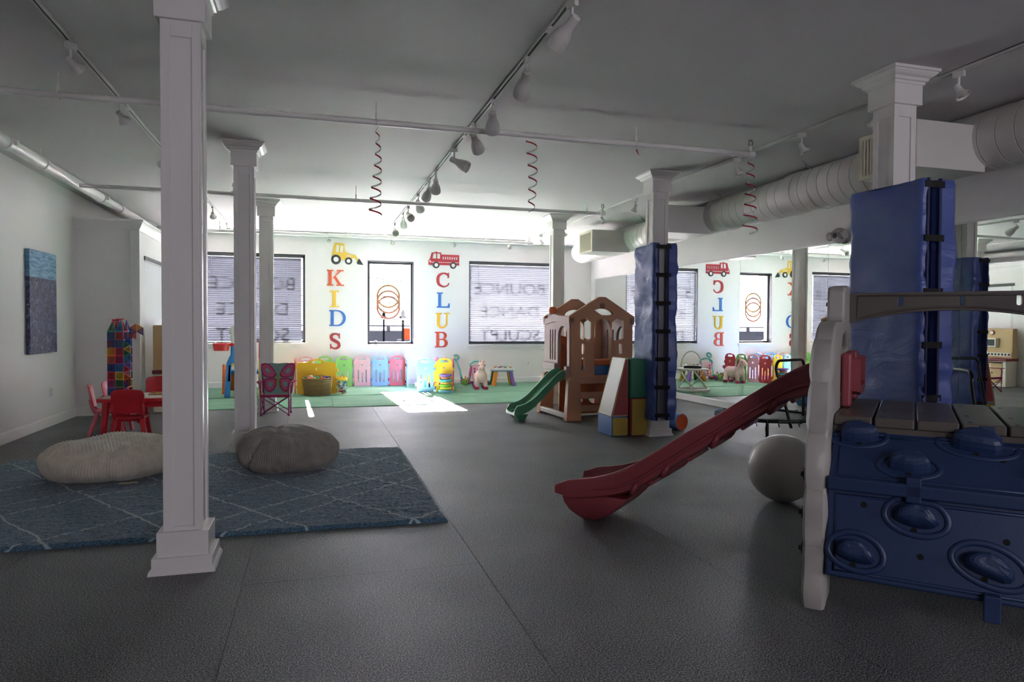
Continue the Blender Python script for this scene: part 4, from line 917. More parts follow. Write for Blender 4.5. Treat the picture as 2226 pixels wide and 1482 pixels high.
# ================================================================ WALL LETTERS
def wood(n_, c): return mat('letter_'+n_, c, .5)
def stroke(pts, ws, n=5):
    """variable width stroke outline through 2-D points"""
    P = smooth_path([(p[0], p[1], w) for p, w in zip(pts, ws)], n); Lf, Rt = [], []
    for i, p in enumerate(P):
        d = P[min(i+1, len(P)-1)]-P[max(i-1, 0)]; d = V((d.x, d.y)).normalized(); q = V((-d.y, d.x))*p.z/2
        Lf.append((p.x+q.x, p.y+q.y)); Rt.append((p.x-q.x, p.y-q.y))
    return Lf, Rt
def add_stroke(b_, pts, ws, d=.02, n=5):
    Lf, Rt = stroke(pts, ws, n)
    for i in range(len(Lf)-1):
        b_.plate([Lf[i], Lf[i+1], Rt[i+1], Rt[i]], [], -d, 0)
def letter(ch, x, z, h, w, col, label):
    b_ = B(); s = .19*h; t = .075*h
    def stem(x0, full=True, z0=0, z1=h): b_.plate([(x0, z0), (x0+s, z0), (x0+s, z1), (x0, z1)], [], -.02, 0)
    def serif(x0, x1, z0): b_.plate([(x0, z0), (x1, z0), (x1, z0+t), (x0, z0+t)], [], -.0202, 0)
    if ch == 'I': stem(w/2-s/2); serif(w/2-.28*h, w/2+.28*h, 0); serif(w/2-.28*h, w/2+.28*h, h-t)
    if ch == 'L':
        stem(.09*h); serif(0, .4*h, h-t); b_.plate([(0, 0), (w, 0), (w, .3*h), (w-.06*h, .3*h), (w-.14*h, t*1.2), (0, t*1.2)], [], -.0202, 0)
    if ch == 'K':
        stem(.1*h); serif(0, .4*h, 0); serif(0, .4*h, h-t)
        b_.plate([(.25*h, .36*h), (.74*h, h-t), (.88*h, h-t), (.25*h, .3*h+.02)], [], -.0198, 0); serif(.6*h, w, h-t)
        b_.plate([(.4*h, .52*h), (.53*h, .62*h), (.95*h, 0), (.73*h, 0)], [], -.0199, 0); serif(.58*h, w+.02*h, 0)
    if ch == 'D':
        out = [(0, 0), (.5*w, 0)]+arc(.5*w, h/2, .5*w, -90, 90, 16, h/2)+[(0, h), (0, h-t), (.09*h, h-t), (.09*h, t), (0, t)]
        inn = [(.09*h+s, t)]+arc(.47*w, h/2, .5*w-s*.78, -90, 90, 14, h/2-t)+[(.09*h+s, h-t)]
        b_.plate(out, [inn], -.02, 0)
    if ch == 'B':
        out = [(0, 0), (.6*w, 0)]+arc(.66*w, .27*h, .34*w, -90, 80, 10, .27*h)+arc(.6*w, .76*h, .32*w, -70, 90, 10, .24*h)+[(0, h), (0, h-t), (.09*h, h-t), (.09*h, t), (0, t)]
        i1 = [(.09*h+s, t)]+arc(.56*w, .27*h, .2*w, -90, 90, 8, .27*h-t)+[(.09*h+s, .54*h-t)]
        i2 = [(.09*h+s, .54*h)]+arc(.54*w, .73*h, .17*w, -90, 90, 8, .19*h)+[(.09*h+s, .92*h)]
        b_.plate(out, [i1, i2], -.02, 0)
    if ch == 'U':
        c = w*.47; r = w*.47-s*.2
        add_stroke(b_, [(.2*h, h), (.2*h, .5*h), (.22*h, .2*h), (c, .045*h), (w-.24*h, .2*h), (w-.2*h, .5*h), (w-.2*h, h)], [s, s, s*.98, .11*h, .12*h, .1*h, .1*h]); serif(.02*h, .42*h, h-t); serif(w-.36*h, w, h-t)
    if ch == 'C':
        add_stroke(b_, [(w*.93, .66*h), (w*.9, .84*h), (w*.58, .95*h), (w*.22, .8*h), (w*.13, .5*h), (w*.22, .2*h), (w*.58, .05*h), (w*.88, .15*h), (w*.96, .3*h)], [.05*h, .14*h, .1*h, .17*h, .2*h, .17*h, .1*h, .08*h, .06*h])
        b_.plate([(w*.86, .64*h), (w*.97, .64*h), (w*.97, h), (w*.9, h)], [], -.0199, 0)
    if ch == 'S':
        add_stroke(b_, [(w*.86, .68*h), (w*.8, .86*h), (w*.5, .95*h), (w*.2, .84*h), (w*.22, .64*h), (w*.5, .52*h), (w*.8, .37*h), (w*.8, .15*h), (w*.48, .05*h), (w*.2, .14*h), (w*.12, .32*h)], [.06*h, .1*h, .1*h, .16*h, .18*h, .2*h, .18*h, .16*h, .1*h, .1*h, .06*h])
        b_.plate([(w*.8, .66*h), (w*.91, .66*h), (w*.91, .98*h), (w*.84, .98*h)], [], -.0199, 0); b_.plate([(w*.07, .02*h), (w*.14, .02*h), (w*.18, .34*h), (w*.07, .34*h)], [], -.0199, 0)
    o = b_.build('wall_letter', wood(col, col), loc=(x, BY-.001, z), bevel=0)
    tag(o, label, 'letter', 'wooden wall letters')
for a in (('K', .245, 2.10, .33, .34, 'de5a37', 'orange wooden letter K at the top of the word KIDS'), ('I', .30, 1.655, .34, .19, 'e8bb3a', 'yellow wooden letter I in the word KIDS'),
          ('D', .29, 1.255, .335, .34, '3c6fc0', 'blue wooden letter D in the word KIDS'), ('S', .29, .765, .345, .24, 'b03038', 'red wooden letter S at the bottom of the word KIDS'),
          ('C', 2.545, 2.11, .325, .29, 'b83a40', 'red wooden letter C at the top of the word CLUB'), ('L', 2.56, 1.665, .335, .285, '3f79c8', 'blue wooden letter L in the word CLUB'),
          ('U', 2.53, 1.215, .335, .315, 'edb92f', 'yellow wooden letter U in the word CLUB'), ('B', 2.52, .80, .34, .285, 'dc5230', 'orange wooden letter B at the bottom of the word CLUB')): letter(*a)
YW, GW, RW, WWH = wood('yellow2', 'e6bf45'), mat('charcoal_wood', '3c3e42', .5), wood('red2', 'b9353f'), mat('white_wood', 'f0efec', .5)
t = thing('tractor_cutout', 'yellow wooden loader tractor cutout above the letters KIDS', 'wall decoration', (.33, BY-.001, 2.55))
B().plate([(.06, .40), (.08, .45), (.27, .43), (.285, .26), (.44, .21), (.50, .20), (.575, .06), (.55, .05), (.47, .15), (.33, .09), (.0, .12), (.02, .2)], [[(.095, .25), (.155, .25), (.165, .40), (.11, .41)], [(.18, .25), (.245, .25), (.25, .39), (.19, .4)]], -.016, 0).build('body', YW, t)
for x, z, r in ((.10, .10, .10), (.355, .075, .075)):
    w = B().plate(circ(x, z, r, 24), [circ(x, z, r*.52, 20)], -.022, -.002).build('tyre', GW, t); B().plate(circ(x, z, r*.52, 20), [], -.018, -.001).build('hub', WWH, w)
B().plate([(.575, .13), (.66, .0), (.54, .01), (.52, .05)], [], -.02, 0).build('bucket', GW, t)
for z in (.19, .22): B().box(.3, .42, -.018, 0, z-.03, z-.02).build('grille_bar', WWH, t)
t = thing('fire_truck_cutout', 'red wooden fire truck cutout above the letters CLUB', 'wall decoration', (2.375, BY-.001, 2.525))
B().plate([(0, .07), (.68, .07), (.68, .30), (.28, .30), (.28, .345), (.19, .345), (.19, .36), (.15, .36), (.15, .345), (.07, .34), (.03, .2), (0, .17)], [[(.09, .21), (.17, .21), (.17, .32), (.11, .32)], [(.19, .21), (.255, .21), (.255, .32), (.19, .32)]]+[[(.31+.05*k, .195), (.34+.05*k, .195), (.34+.05*k, .255), (.31+.05*k, .255)] for k in range(7)], -.016, 0).build('body', RW, t)
for x in (.17, .545):
    w = B().plate(circ(x, .07, .072, 24), [circ(x, .07, .04, 18)], -.022, -.002).build('tyre', GW, t); B().plate(circ(x, .07, .04, 18), [], -.018, -.001).build('hub', WWH, w)
B().box(.02, .67, -.018, 0, .125, .135).build('stripe', WWH, t); B().box(.02, .05, -.018, 0, .14, .165).build('headlight', WWH, t)

# ================================================================ CHILD TABLE AND CHAIRS
RED = mat('red_plastic', 'cf2b36', .33, bump=.04, bs=50); RED_LIT = mat('red_plastic_lit', 'd8616b', .35)  # second red is paler: window light on the left chairs put into the colour
CREAMT = mat('table_top_cream', 'd8cfc8', .35)
t = thing('kids_table', 'red plastic children table with a pale top', 'table', (-1.80, 8.82, 0), R(-1))
ot = rrect(-.53, .53, -.36, .36, .09, 6)
def hplate(b_, o2, z0, z1): # horizontal outline plate
    return b_.plate(o2, [], 0, z1-z0, M=Matrix.Translation((0, 0, z0)) @ Matrix.Rotation(R(90), 4, 'X') @ Matrix.Scale(-1, 4, (0, 0, 1)) if 0 else Matrix(((1,0,0,0),(0,0,1,0),(0,1,0,z0),(0,0,0,1))))
hplate(B(), ot, .415, .455).build('rim', RED, t, bevel=.008); hplate(B(), rrect(-.48, .48, -.31, .31, .06, 6), .453, .461).build('top_inlay', CREAMT, t)
for sx in (-1, 1):
    for sy in (-1, 1): B().cyl((sx*.43, sy*.27, .42), (sx*.46, sy*.29, .0), .042, .034, 14).build('leg', RED, t, smooth='a')
for sy in (-.27, .27): B().box(-.43, .43, sy-.012, sy+.012, .35, .42).build('apron', RED, t)
def kid_chair(mt, label, loc, rz):
    t = thing('kids_chair', label, 'chair', (*loc, 0), rz, 'small red plastic chairs')
    # local: sitter faces +y, back at -y
    se = []
    for j in range(9):
        y = -.14+.28*j/8
        se.append([(x, y, .275-.02*(1-(x/.15)**2)+.012*(y/.14)**2-th) for x, th in [(-.155, 0), (-.08, 0), (0, 0), (.08, 0), (.155, 0), (.155, .022), (0, .022), (-.155, .022)]])
    B().loft(se).build('seat', mt, t, smooth='a')
    bk = []
    for j in range(11):
        f = j/10; z = .315+.255*f; w = .165-.03*(1-f)**2-(.03 if j == 10 else 0.008 if j == 9 else 0); y = -.165-.05*f
        bk.append([(x*w, y+.03*(1-x*x)*-1+.03-th, z+(.012*(1-x*x) if j == 10 else 0)) for x, th in [(-1, 0), (-.5, 0), (0, 0), (.5, 0), (1, 0), (1, .014), (.5, .014), (0, .014), (-.5, .014), (-1, .014)]])
    B().loft(bk).build('backrest', mt, t, smooth='a', bevel=.004)
    for sx in (-1, 1):
        B().tube([(sx*.135, -.13, .26), (sx*.142, -.15, .3), (sx*.145, -.165, .34), (sx*.145, -.18, .42)], .017, 8).build('back_post', mt, t, smooth='all')
        B().loft([[(sx*.13-.022, .10-.018, .26), (sx*.13+.022, .10-.018, .26), (sx*.13+.022, .12, .26), (sx*.13-.022, .12, .26)], [(sx*.165-.02, .15-.015, 0), (sx*.165+.02, .15-.015, 0), (sx*.165+.02, .17, 0), (sx*.165-.02, .17, 0)]]).build('leg', mt, t, bevel=.006)
        B().loft([[(sx*.13-.022, -.13, .27), (sx*.13+.022, -.13, .27), (sx*.13+.022, -.09, .27), (sx*.13-.022, -.09, .27)], [(sx*.165-.02, -.22, 0), (sx*.165+.02, -.22, 0), (sx*.165+.02, -.18, 0), (sx*.165-.02, -.18, 0)]]).build('leg', mt, t, bevel=.006)
    B().box(-.13, .13, .08, .1, .2, .25).build('apron', mt, t)
    return t
kid_chair(RED, 'red child chair with its back to the camera, in front of the table', (-1.955, 8.42), R(2))
kid_chair(RED_LIT, 'nearer of two red child chairs at the left end of the table', (-2.32, 9.0), R(-80))
kid_chair(RED_LIT, 'farther of two red child chairs at the left end of the table', (-2.27, 9.42), R(-97))
kid_chair(RED, 'red child chair on the far side of the table, facing the camera', (-2.03, 10.0), R(178))
kid_chair(RED, 'red child chair at the right end of the table, behind the nearest column', (-1.47, 8.8), R(92))
t = thing('puzzle_board', 'wooden puzzle board lying on the red table', 'puzzle', (-1.68, 8.92, .461), R(8))
B().box(-.2, .2, -.12, .12, 0, .015).build('tray', mat('puzzle_wood', 'b98d62', .5, var=.25, vs_=30), t, bevel=.003)
for k in range(6): B().bx((-.15+.06*k, .02*(-1)**k, .019), (.045, .07, .012)).build('puzzle_piece', mat('pz%d' % k, ('c0563f', 'c9a53c', '4d8a5a', '46679f', 'b06a8a', 'd0c8b0')[k], .5), t)

# magnetic tile tower
def tile_mat(c):
    n_ = 'tile_'+c
    if n_ in MATS: return MATS[n_]
    m_ = mat(n_, c, .12, spec=.6); bb = m_.node_tree.nodes['Principled BSDF']; bb.inputs['Transmission Weight'].default_value = .55; bb.inputs['IOR'].default_value = 1.1; bb.inputs['Alpha'].default_value = .6; return m_
tcol = ['d8922e', '2f78c0', 'cf8fa8', '6a2a74', 'b01c66', '2f8f62', '1f6f9a', 'c22a35', '7a2440', '1f86b8', '244a8a', '3f7a55', '7d6fae', 'd2572f', 'e0c23a', '2aa58a']
tw = thing('magnet_tile_tower', 'tall tower of translucent coloured magnetic tiles on the red table', 'toy', (-2.18, 8.9, .461), R(-16))
ts = .092; q = 0
tl = B().plate([(0, 0), (ts, 0), (ts, ts), (0, ts)], [[(.007, .007), (ts-.007, .007), (ts-.007, ts-.007), (.007, ts-.007)]], -.003, .003)
ti = B().plate([(.006, .006), (ts-.006, .006), (ts-.006, ts-.006), (.006, ts-.006)], [], -.002, .002)
tr_o = [(0, 0), (ts, 0), (ts/2, ts*.87)]; tr_i = [(.012, .007), (ts-.012, .007), (ts/2, ts*.87-.015)]
def add_tile(Mx, c, tri=False):
    a = B(); fo, fi = (tr_o, tr_i) if tri else ([(0, 0), (ts, 0), (ts, ts), (0, ts)], [(.007, .007), (ts-.007, .007), (ts-.007, ts-.007), (.007, ts-.007)])
    a.plate(fo, [fi], -.0032, .0032, M=Mx); o = a.build('tile', mat('tile_rim_'+c, c, .25), tw)
    B().plate(fi, [], -.0018, .0018, M=Mx).build('tile_window', tile_mat(c), o)
for r in range(8):
    z = ts*r
    for k in range(2):
        add_tile(TR((-ts+ts*k, -ts, z)), tcol[(r*3+k*7+1) % 16]); add_tile(TR((-ts+ts*k, ts, z)), tcol[(r*5+k*3) % 16])
        add_tile(TR((ts, -ts+ts*k, z), R(90)), tcol[(r*7+k*5+2) % 16]); add_tile(TR((-ts, -ts+ts*k, z), R(90)), tcol[(r*2+k*9+4) % 16])
zt = ts*8
for k in range(2):
    TS = Matrix.Scale(1.75, 4, (0, 0, 1))
    add_tile(TR((-ts+ts*k, -ts, zt), 0, R(-16)) @ TS, tcol[(5+k*4) % 16], True); add_tile(TR((-ts+ts*k, ts, zt), 0, R(16)) @ TS, tcol[(7+k*3) % 16], True)
    add_tile(TR((ts, -ts+ts*k, zt), R(90), R(-16)) @ TS, tcol[(7+k*5) % 16], True); add_tile(TR((-ts, -ts+ts*k, zt), R(90), R(16)) @ TS, tcol[(2+k) % 16], True)
add_tile(TR((-.046, -.065, zt+.13), 0, R(-78)), 'c22a35'); add_tile(TR((.0, -.085, zt+.13), PI, R(16), 0) @ Matrix.Translation((-ts/2, 0, 0)) @ Matrix.Rotation(PI, 4, 'Y') @ Matrix.Translation((-ts, 0, -.015)) , 'd8424f', True)
for k in range(12): # wing of triangles on the right
    z = .12+k*.0465
    Mx = Matrix.Translation((ts+.002+(ts*.88 if k % 2 else 0), -ts*.98, z)) @ Matrix.Rotation(R(90 if k % 2 == 0 else -90), 4, 'Y') @ Matrix.Translation((-ts/2, 0, 0))
    add_tile(Mx, tcol[(k*5+3) % 16], True)
for k in range(5): # fan at the top right
    add_tile(Matrix.Translation((ts+.15, -ts*.98, .74)) @ Matrix.Rotation(R(60*k+30), 4, 'Y') @ Matrix.Translation((-ts/2, 0, -ts*.87)), tcol[(k*3+7) % 16], True)

# ================================================================ BUTTERFLY CHAIR
PFR = mat('pink_tube', '8e2a62', .3, .3); PFA = mat('pink_fabric', 'c2587f', .8); TEA = mat('grey_green_fabric', '7f9a97', .85); DPK = mat('dark_pink_fabric', 'a02a5c', .8); LIME = mat('lime_fabric', '8aa52f', .8)
t = thing('butterfly_chair', 'pink folding child camp chair with butterfly wings on the back', 'chair', (-.53, 10.3, 0), R(-4))
bl = [(-.2, .28), (.2, .28), (.215, .45), (.235, .62), (.235, .7), (.12, .735), (0, .725), (-.12, .735), (-.235, .7), (-.235, .62), (-.215, .45)]
bkM = Matrix.Translation((0, .16, 0)) @ Matrix.Translation((0, 0, .28)) @ Matrix.Rotation(R(-10), 4, 'X') @ Matrix.Translation((0, 0, -.28))
bk = B().plate(bl, [], -.004, .004, M=bkM).build('back_fabric', TEA, t)
def wing(pts, mt, d, nm='wing'):
    for sx in (-1, 1): B().plate([(p.x*sx, p.y) for p in smooth_path([(a, c, 0) for a, c in pts+[pts[0]]], 4)[:-1]], [], d, d+.004, M=bkM).build(nm, mt, bk)
up = [(.02, .56), (.07, .66), (.15, .725), (.225, .72), (.235, .66), (.22, .58), (.16, .525), (.06, .515)]
lo = [(.02, .5), (.08, .51), (.17, .5), (.19, .42), (.16, .33), (.09, .31), (.03, .38)]
wing(up, DPK, -.009); wing(lo, DPK, -.009)
sh = lambda pp, k: [((a-sum(p[0] for p in pp)/len(pp))*k+sum(p[0] for p in pp)/len(pp), (c-sum(p[1] for p in pp)/len(pp))*k+sum(p[1] for p in pp)/len(pp)) for a, c in pp]
wing(sh(up, .82), PFA, -.012); wing(sh(lo, .8), PFA, -.012); wing(sh(up, .34), TEA, -.015); wing(sh(lo, .4), TEA, -.015)
B().plate([(p[0], p[1]) for p in circ(0, .47, .016, 14, .1)], [], -.018, -.008, M=bkM).build('butterfly_body', LIME, bk)
for sx in (-1, 1): B().tube([(sx*.006, -.012, .56), (sx*.03, -.012, .59), (sx*.045, -.012, .585)], .004, 5, M=bkM).build('antenna', LIME, bk)
sf = []
for j in range(7):
    y = -.16+.32*j/6; sf.append([(x, y, .3-.025*(1-(x/.19)**2)-.03*j/6-d) for x, d in [(-.19, 0), (-.1, 0), (0, 0), (.1, 0), (.19, 0), (.19, .006), (0, .006), (-.19, .006)]])
B().loft(sf).build('seat_fabric', TEA, t, smooth='a'); B().box(-.2, .2, -.172, -.16, .262, .305).build('seat_hem', DPK, t, bevel=.003)
for sx in (-1, 1):
    for y in (-.16, .15):
        B().cyl((sx*.185, y, .0), (sx*.19, y, .47 if y < 0 else .5), .008, n=8).build('leg', PFR, t, smooth='a'); B().cyl((sx*.185, y, 0), (sx*.185, y, .02), .016, n=8).build('foot_cap', DPK, t)
    B().cyl((sx*.2, .15, .3), (sx*.225, .24, .72), .008, n=8).build('back_upright', PFR, t, smooth='a')
    B().tube([(sx*.185, -.155, .28), (sx*.2, -.16, .42), (sx*.22, -.12, .47)], .014, 6, flat=.4).build('arm_strap', PFA, t, smooth='all')
    B().box(-.035, .035, -.17, .17, .465, .478, TR((sx*.235, 0, 0))).build('arm_rest', DPK, t, bevel=.004)
    B().cyl((sx*.185, .15, .02), (sx*.185, -.16, .27), .007, n=6).cyl((sx*.185, -.16, .02), (sx*.185, .15, .27), .007, n=6).build('side_brace', PFR, t)
for y in (-.165, .155):
    for sx in (-1, 1): B().cyl((-sx*.185, y+sx*.006, .02), (sx*.185, y+sx*.006, .27), .007, n=6).build('cross_brace', PFR, t)

# ================================================================ PLAY-PEN PANELS
PC = {k: mat('pen_'+k, c, .4) for k, c in dict(green='7fbf63', pink='dba7ae', blue='86abe0', red='cc4a50', yellow='efb52a', sky='8fb6ea', salmon='d98a84').items()}
def pen_panel(col, p0, p1, label, h=.63, door=False):
    p0, p1 = V(p0), V(p1); d = p1-p0; w = d.length; a = math.atan2(d.y, d.x)
    t = thing('playpen_panel', label, 'playpen panel', (p0.x, p0.y, .009), a, 'coloured playpen panels')
    e = .018; x0, x1 = e, w-e; hd = min(.1, w*.28); m_ = w/2
    out = [(x0, .0), (x1, .0), (x1, h-.075), (x1-.02, h-.07)]+[(m_+hd*1.45*cos(R(q_)), h-.065+.065*sin(R(q_))) for q_ in range(10, 171, 16)]+[(x0+.02, h-.07), (x0, h-.075)]
    holes = [rrect(m_-hd*.85, m_+hd*.85, h-.085, h-.035, .024), circ(m_, h-.19, .02, 14)]
    if not door: holes += [rrect(m_-.095, m_-.063, .08, .34, .012), rrect(m_-.016, m_+.016, .08, .28, .012), rrect(m_+.063, m_+.095, .08, .34, .012)]
    B().plate(out, holes, -.014, .014).build('panel_body', PC[col], t, bevel=.005, seg=2)
    B().plate(circ(m_, h-.19, .05, 20), [circ(m_, h-.19, .036, 20)], -.017, -.013).build('ring_moulding', PC[col], t)
    for z in (.1, .46):
        for xx, z2 in ((0, z), (w, z-.06)): B().cyl((xx, 0, z2), (xx, 0, z2+.06), .017, n=10).build('hinge_knuckle', PC[col], t, smooth='a')
    return t
row = [('pink', -.18, 'pink playpen panel against the wall, half hidden by the big yellow panel'), ('green', .2, 'green playpen panel against the wall, top showing over the big yellow panel'), ('green', .58, 'green playpen panel against the wall behind the block bucket'),
       ('pink', .95, 'pink playpen panel against the wall right of the green one'), ('blue', 1.315, 'light blue playpen panel against the wall between pink and red'), ('red', 1.68, 'red playpen panel against the wall beside the KIDS window')]
for c, x, lb in row: pen_panel(c, (x-.18, 14.52), (x+.18, 14.52), lb)
pen_panel('sky', (1.875, 14.5), (1.84, 14.14), 'sky blue playpen panel seen edge-on at the end of the wall row')
pen_panel('yellow', (-.33, 13.15), (.4, 13.08), 'wide yellow playpen door panel behind the wicker basket', .645, True)
pen_panel('salmon', (-.36, 13.52), (-.345, 13.17), 'salmon playpen panel seen edge-on left of the wide yellow panel', .66)
pen_panel('blue', (1.87, 13.10), (2.21, 13.01), 'light blue playpen panel left of the stacking rings', .645)
pen_panel('yellow', (2.225, 13.005), (2.56, 12.93), 'yellow playpen panel behind the stacking rings', .645)
sidep = [('red', 'nearest of the playpen side panels facing the mirror, red'), ('pink', 'pink playpen side panel facing the mirror'), ('green', 'green playpen side panel facing the mirror'), ('red', 'farthest playpen side panel facing the mirror, red')]
for k, (c, lb) in enumerate(sidep): pen_panel(c, (2.565+.066*k, 12.945+.34*k), (2.631+.066*k, 13.285+.34*k), lb, .64)
# toys inside the pen
tag(B().sph((0, 0, .11), .11, 20, 12).build('toy_ball', mat('blue_ball', '2352b8', .3), smooth='all', loc=(2.03, 13.3, .01)), 'blue ball behind the light blue playpen panel', 'ball')
t = thing('toy_truck', 'yellow and red toy truck inside the playpen corner', 'toy', (2.25, 13.6, .01), .3)
B().box(-.15, .15, -.1, .1, .12, .4).build('cab', PC['yellow'], t, bevel=.03, seg=3); B().box(-.2, .2, -.12, .12, .06, .14).build('chassis', PC['red'], t, bevel=.02)
for sx in (-.12, .12):
    for sy in (-.12, .12): B().cyl((sx, sy-.02, .06), (sx, sy+.02, .06), .06, n=16).build('wheel', DARK, t, smooth='a')
t = thing('plush_toy', 'soft plush toy peeking over the playpen', 'toy', (2.52, 14.05, .01))
B().sph((0, 0, .2), (.13, .12, .2), 16, 10).build('torso', mat('plush_red', 'd8585a', .9), t, smooth='all'); B().sph((0, 0, .48), (.11, .1, .1), 16, 10).build('head', mat('plush_mint', '9fd0a8', .9), t, smooth='all'); B().sph((-.09, 0, .57), .045, 12, 8).build('ear', mat('plush_pink', 'e58a9a', .9), t, smooth='all'); B().sph((.09, 0, .57), .045, 12, 8).build('ear', MATS['plush_pink'], t, smooth='all')

# --- stacking rings
t = thing('stacking_rings', 'stack of coloured plastic rings on a blue base before the yellow panel', 'stacking toy', (2.385, 12.78, .009))
B().lathe([(.001, 0), (.135, 0), (.14, .02), (.135, .045), (.09, .055), (.001, .056)], 28).build('base', mat('ring_base', '6fa9bf', .35), t, smooth='a')
for k, (r, z, c) in enumerate(((.112, .085, 'dcd044'), (.118, .135, '88bb3c'), (.108, .185, 'e0954a'), (.128, .23, '56a5b4'), (.09, .28, 'c9746a'), (.128, .33, '7b52a8'))):
    B().torus((0, 0, z), r-.03, .03, 30, 10, flat=.85).build('ring', mat('ring%d' % k, c, .35), t, smooth='all')
B().lathe([(.03, .05), (.022, .34), (.018, .36), (.001, .365)], 12).build('post', PC['red'], t, smooth='a')

# --- wicker basket of toys
WK = mat('wicker', '9a7a54', .75, var=.3, vs_=60)
t = thing('wicker_basket', 'brown wicker basket heaped with toys in front of the yellow panel', 'basket', (.045, 12.86, .009), R(-3))
def oct_(w, d, z, c=.12): return [(-w+c, -d, z), (w-c, -d, z), (w, -d+c*.7, z), (w, d-c*.7, z), (w-c, d, z), (-w+c, d, z), (-w, d-c*.7, z), (-w, -d+c*.7, z)]
B().loft([oct_(.21, .13, 0), oct_(.215, .13, .02), oct_(.245, .155, .29), oct_(.235, .145, .29), oct_(.205, .12, .03)], True).build('basket_liner', mat('wicker_dark', '5d4630', .85), t)
def perim(w, d, z, n=60):
    o = oct_(w, d, z); out = []
    for i in range(8):
        a, c = V(o[i]), V(o[(i+1) % 8])
        out += [a.lerp(c, k/8) for k in range(8)]
    return out
for r in range(13):
    z = .012+r*.0215; f = z/.29; pp = perim(.214+.033*f, .132+.027*f, z)
    pp = [p+V((p.x, p.y, 0)).normalized()*(.007 if (i+r) % 2 else -.004) for i, p in enumerate(pp)]
    B().tube(pp, .0105, 6, loop=True).build('woven_strand', WK, t, smooth='all')
B().tube([p+V((0, 0, .03*max(0, p.y/.15))) for p in perim(.25, .16, .298)], .014, 8, loop=True).build('rim', WK, t, smooth='all')
tc_ = ['e08a2a', 'e8c13a', '3b5fb5', 'c23a7a', 'd23a32', '5aa04a', '6fb0d8', 'e8e4dc']
for k in range(24):
    x, y = random.uniform(-.18, .18), random.uniform(-.09, .1); z = .27+random.uniform(0, .05)+.05*(y+.1)
    m_ = mat('toy_%d' % (k % 8), tc_[k % 8], .35); lb = ('orange', 'yellow', 'dark blue', 'magenta', 'red', 'green', 'light blue', 'white')[k % 8]
    Mx = TR((0, 0, 0), random.uniform(0, 6), random.uniform(-.6, .6), random.uniform(-.6, .6)); o = B()
    if k % 3 == 0: o.box(-.05, .05, -.025, .025, -.02, .02, Mx)
    elif k % 3 == 1: o.cyl((-.06, 0, 0), (.06, 0, 0), .022, n=12, M=Mx)
    else: o.box(-.035, .035, -.035, .035, -.015, .02, Mx).cyl((-.015, 0, .02), (-.015, 0, .032), .012, n=8, M=Mx).cyl((.018, 0, .02), (.018, 0, .032), .012, n=8, M=Mx)
    ob = o.build('toy_piece', m_, loc=(.045+x, 12.86+y, z), bevel=.004 if k % 3 != 1 else 0, seg=2, smooth='a' if k % 3 == 1 else False)
    tag(ob, lb+' plastic toy '+('brick', 'rod', 'studded block')[k % 3]+' heaped in the wicker basket', 'toy', 'toys in the wicker basket')
# --- block bucket
t = thing('block_bucket', 'clear tub of building blocks with a yellow studded lid', 'toy tub', (.475, 13.05, .009))
cl_m = mat('clear_plastic', 'dfe6e6', .08, trans=.9, alpha=.35)
B().loft([[(x*k_, y*k_, z) for x, y in [(p[0], p[1]) for p in rrect(-.1, .1, -.09, .09, .03)]] for z, k_ in ((0, .92), (.26, 1.0))]).build('tub', cl_m, t, smooth='a')
hplate(B(), rrect(-.105, .105, -.095, .095, .03), .25, .3).build('lid', PC['yellow'], t, bevel=.006)
for i in range(3):
    for j in range(2): B().cyl((-.06+.06*i, -.04+.08*j, .3), (-.06+.06*i, -.04+.08*j, .32), .02, n=12).build('stud', PC['yellow'], t, smooth='a')
for k in range(30):
    B().bx((0, 0, 0), (.05, .03, .028), TR((random.uniform(-.062, .062), random.uniform(-.055, .055), .02+.007*k), random.uniform(0, 6), random.uniform(-.5, .5))).build('toy_block', MATS['toy_%d' % (k % 8)], t)

# ================================================================ TOYS BY THE RIGHT WINDOW
# --- hopping unicorn
UNI = mat('unicorn_vinyl', 'e3bdb4', .4); HOOF = mat('hoof_pink', 'b8305a', .4)
t = thing('hopping_unicorn', 'pink inflatable hopping unicorn facing the room', 'ride-on toy', (3.2, 13.3, .009), R(-8))
u_ = B()
u_.sph((0, .12, .25), (.125, .22, .125), 24, 14); u_.sph((0, -.05, .26), (.12, .12, .135), 20, 12); u_.sph((0, .27, .25), (.115, .11, .12), 20, 12)
u_.cyl((0, -.06, .3), (0, -.12, .47), .085, .06, 16); u_.sph((0, -.14, .47), (.07, .085, .075), 20, 12); u_.sph((0, -.215, .44), (.052, .06, .05), 16, 10)
for sx in (-1, 1):
    u_.cyl((sx*.075, -.06, .22), (sx*.085, -.08, .05), .052, .042, 12); u_.cyl((sx*.075, .27, .22), (sx*.085, .29, .05), .055, .042, 12)
    u_.cyl((sx*.04, -.12, .52), (sx*.06, -.11, .6), .022, .006, 10)
u_.build('body', UNI, t, remesh=.012)
for sx in (-1, 1):
    for y in (-.085, .295): B().lathe([(.001, 0), (.048, 0), (.052, .02), (.045, .055), (.001, .06)], 14, (sx*.087, y, 0)).build('hoof', HOOF, t, smooth='a')
    B().sph((sx*.058, -.185, .485), (.012, .012, .018), 10, 8).build('eye', mat('eye_dark', '4a3440', .3), t, smooth='all')
B().tube(smooth_path([(0, -.1, .55), (.01, -.03, .5), (-.01, .0, .42), (.03, .02, .35), (.07, .03, .3)], 5), [.03, .03, .03, .03, .03, .028, .028, .028, .028, .028, .026, .026, .026, .026, .026, .022, .022, .02, .018, .015, .008], 8).build('mane', HOOF, t, smooth='all')
B().tube(smooth_path([(0, .37, .3), (0, .42, .34), (0, .45, .38)], 4), [.02, .03, .036, .04, .042, .04, .036, .03, .012], 8).build('tail', HOOF, t, smooth='all')
